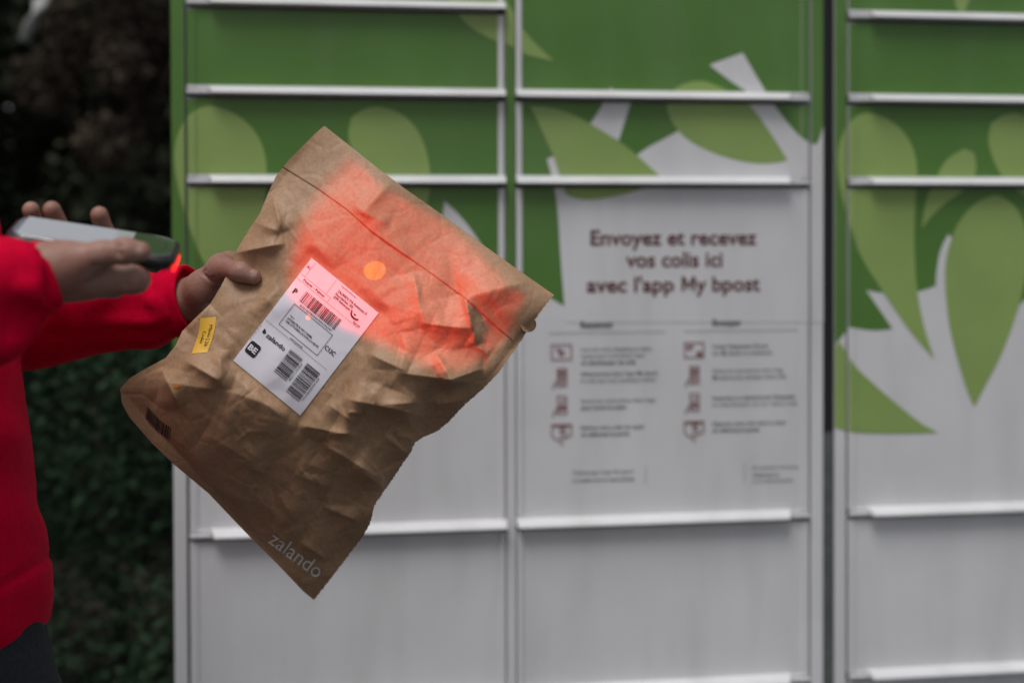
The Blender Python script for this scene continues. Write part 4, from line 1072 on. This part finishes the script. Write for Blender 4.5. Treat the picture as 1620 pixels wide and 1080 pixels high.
# ---------------------------------------------------------------- hedge and shrubs behind
def leaves(n, sampler, size, mat, name, parent, aspect=0.5):
    P = sampler(n)
    a = nrs.normal(size=(n, 3)); a /= np.linalg.norm(a, axis=1)[:, None]
    b = nrs.normal(size=(n, 3)); b -= (a * b).sum(1)[:, None] * a; b /= np.linalg.norm(b, axis=1)[:, None]
    s = size * nrs.uniform(0.6, 1.35, (n, 1))
    a *= s; b *= s * aspect
    v = np.stack([P - a, P - 0.1 * a + b, P + a, P - 0.1 * a - b], 1).reshape(-1, 3)
    f = np.arange(4 * n).reshape(-1, 4)
    return tag(mesh_obj(name, v, f, mat, parent), kind='stuff')

def clump_sampler(centres, radii, shell=0.55):
    c = np.array(centres); r = np.array(radii)
    w = r[:, 0] * r[:, 2] if r.ndim == 2 else r ** 2
    w = w / w.sum()
    def fn(n):
        k = nrs.choice(len(c), n, p=w)
        d = nrs.normal(size=(n, 3)); d /= np.linalg.norm(d, axis=1)[:, None]
        rad = shell + (1 - shell) * nrs.rand(n, 1)
        return c[k] + d * rad * (r[k] if r.ndim == 2 else r[k][:, None])
    return fn

# clipped hedge
hx0, hx1, hy0, hy1, hz = -3.8, 2.6, 1.42, 2.1, 1.08
hedge = empty('hedge', (-0.5, 1.75, 0.0))
tag(hedge, 'dark green leafy hedge low behind the lockers at left', 'hedge')
def hedge_pts(n):
    x = nrs.uniform(hx0, hx1, n); z = nrs.uniform(0.03, hz, n); y = nrs.uniform(hy0, hy1, n)
    side = nrs.rand(n)
    y = np.where(side < 0.62, hy0 + np.abs(nrs.normal(0, 0.07, n)), y)
    z = np.where(side > 0.86, hz + nrs.normal(0, 0.06, n), z)
    w = 0.08 * np.sin(x * 5.1 + 2 * z) + 0.06 * np.sin(z * 9 + x * 3.3) + 0.05 * np.sin(x * 13 + z * 11)
    return np.stack([x, y + w, z + 0.04 * np.sin(x * 7)], 1)
leaves(110000, hedge_pts, 0.0145, M['hedge_leaf'], 'foliage', hedge)
for i in range(16):
    x = hx0 + 0.2 + i * 0.39
    mb = MB(); p = (x, 1.75 + rnd.uniform(-.1, .1), 0.0)
    mb.tube([p, (x + rnd.uniform(-.05, .05), p[1], .4), (x + rnd.uniform(-.1, .1), p[1] + rnd.uniform(-.1, .1), .95)], [.022, .017, .006], 6)
    mb.build('stem', M['bark'], hedge, True)

def shrub(name, label, x, y, h, r, mat, n, size, trunk=0.05, lean=(0, 0), group=None, low=0.15):
    root = empty(name, (x, y, 0.0)); tag(root, label, 'tree', group)
    mb = MB()
    top = (x + lean[0], y + lean[1], h * 0.85)
    mb.tube([(x, y, 0), (x + lean[0]*.3 + .03, y + lean[1]*.3, h*.3), (x + lean[0]*.7, y + lean[1]*.7 + .03, h*.6), top], [trunk, trunk*.8, trunk*.5, trunk*.15], 8)
    cs, rs = [], []
    for k in range(26):
        z = h * (low + (0.97 - low) * rnd.random()); t = z / h
        w = r * (0.55 + 0.6 * math.sin(math.pi * min(1, max(0, (t - low*.5) / (1.12 - low*.5)))))
        a = rnd.uniform(0, 2 * math.pi); q = w * math.sqrt(rnd.random())
        c = (x + lean[0]*t + q*math.cos(a), y + lean[1]*t + q*math.sin(a), z)
        cs.append(c); rs.append(r * rnd.uniform(.24, .46))
        if k % 2 == 0:
            mb.tube([(x + lean[0]*t*.7, y + lean[1]*t*.7, z*.75), tuple((Vector(c) + Vector((x, y, z*.8))) / 2), c], [trunk*.35, trunk*.22, trunk*.08], 5)
    mb.build('trunk', M['bark'], root, True)
    leaves(n, clump_sampler(cs, rs, 0.35), size, mat, 'crown', root)
    return root
TG = 'evergreens behind the hedge'
shrub('evergreen_tree', 'dark evergreen in shade at far left edge behind the hedge', -2.05, 3.6, 3.2, 0.85, M['yew_leaf'], 15000, 0.035, group=TG)
shrub('evergreen_tree', 'dark evergreen in shade above the scanner, behind the hedge', -0.95, 3.9, 3.3, 0.85, M['yew_leaf'], 15000, 0.035, group=TG)
shrub('evergreen_tree', 'dark evergreen mostly hidden by the locker beside its left edge', 0.35, 3.9, 3.1, 0.85, M['yew_leaf'], 11000, 0.035, group=TG)
shrub('evergreen_tree', 'tall dark evergreen at the back between the other evergreens', -1.5, 5.2, 3.6, 1.1, M['yew_leaf'], 14000, 0.045, group=TG)
shrub('evergreen_tree', 'dark evergreen at the back hidden behind the locker', 0.1, 5.3, 3.6, 1.1, M['yew_leaf'], 12000, 0.045, group=TG)
shrub('bush', 'brown leafed bush at top beside the left edge of the locker', at(225, 376, 5.4).x, at(225, 376, 5.4).y, 2.6, 0.34, M['dead_leaf'], 9000, 0.022, 0.025, group=None, low=0.6)
for bx in (-3.6, -1.7, 0.2):
    lab = {-3.6: 'broad dark evergreen far back at the left edge', -1.7: 'broad dark evergreen far back between the nearer ones', 0.2: 'broad dark evergreen far back behind the locker'}[bx]
    shrub('evergreen_tree', lab, bx, 7.6, 4.3, 1.7, M['yew_leaf'], 26000, 0.085, .08, group=TG, low=0.05)
# bare pale branch high at the left
root = empty('broken_branch', tuple(at(40, 60, 4.2)))
tag(root, 'pale bare broken branch slanting down at the top left corner', 'branch')
mb = MB(); mb.tube([at(38, 66, 4.2), at(50, 36, 4.2), at(62, 8, 4.22), at(90, -60, 4.3), at(150, -160, 4.5), at(150, -60, 5.0)], [.017, .021, .022, .024, .03, .03], 8)
mb.build('limb', M['pale_bark'], root, True)
mb = MB(); mb.tube([at(66, 4, 4.22), at(40, -50, 4.2), at(10, -120, 4.3)], [.011, .008, .004], 6); mb.build('twig', M['pale_bark'], root, True)
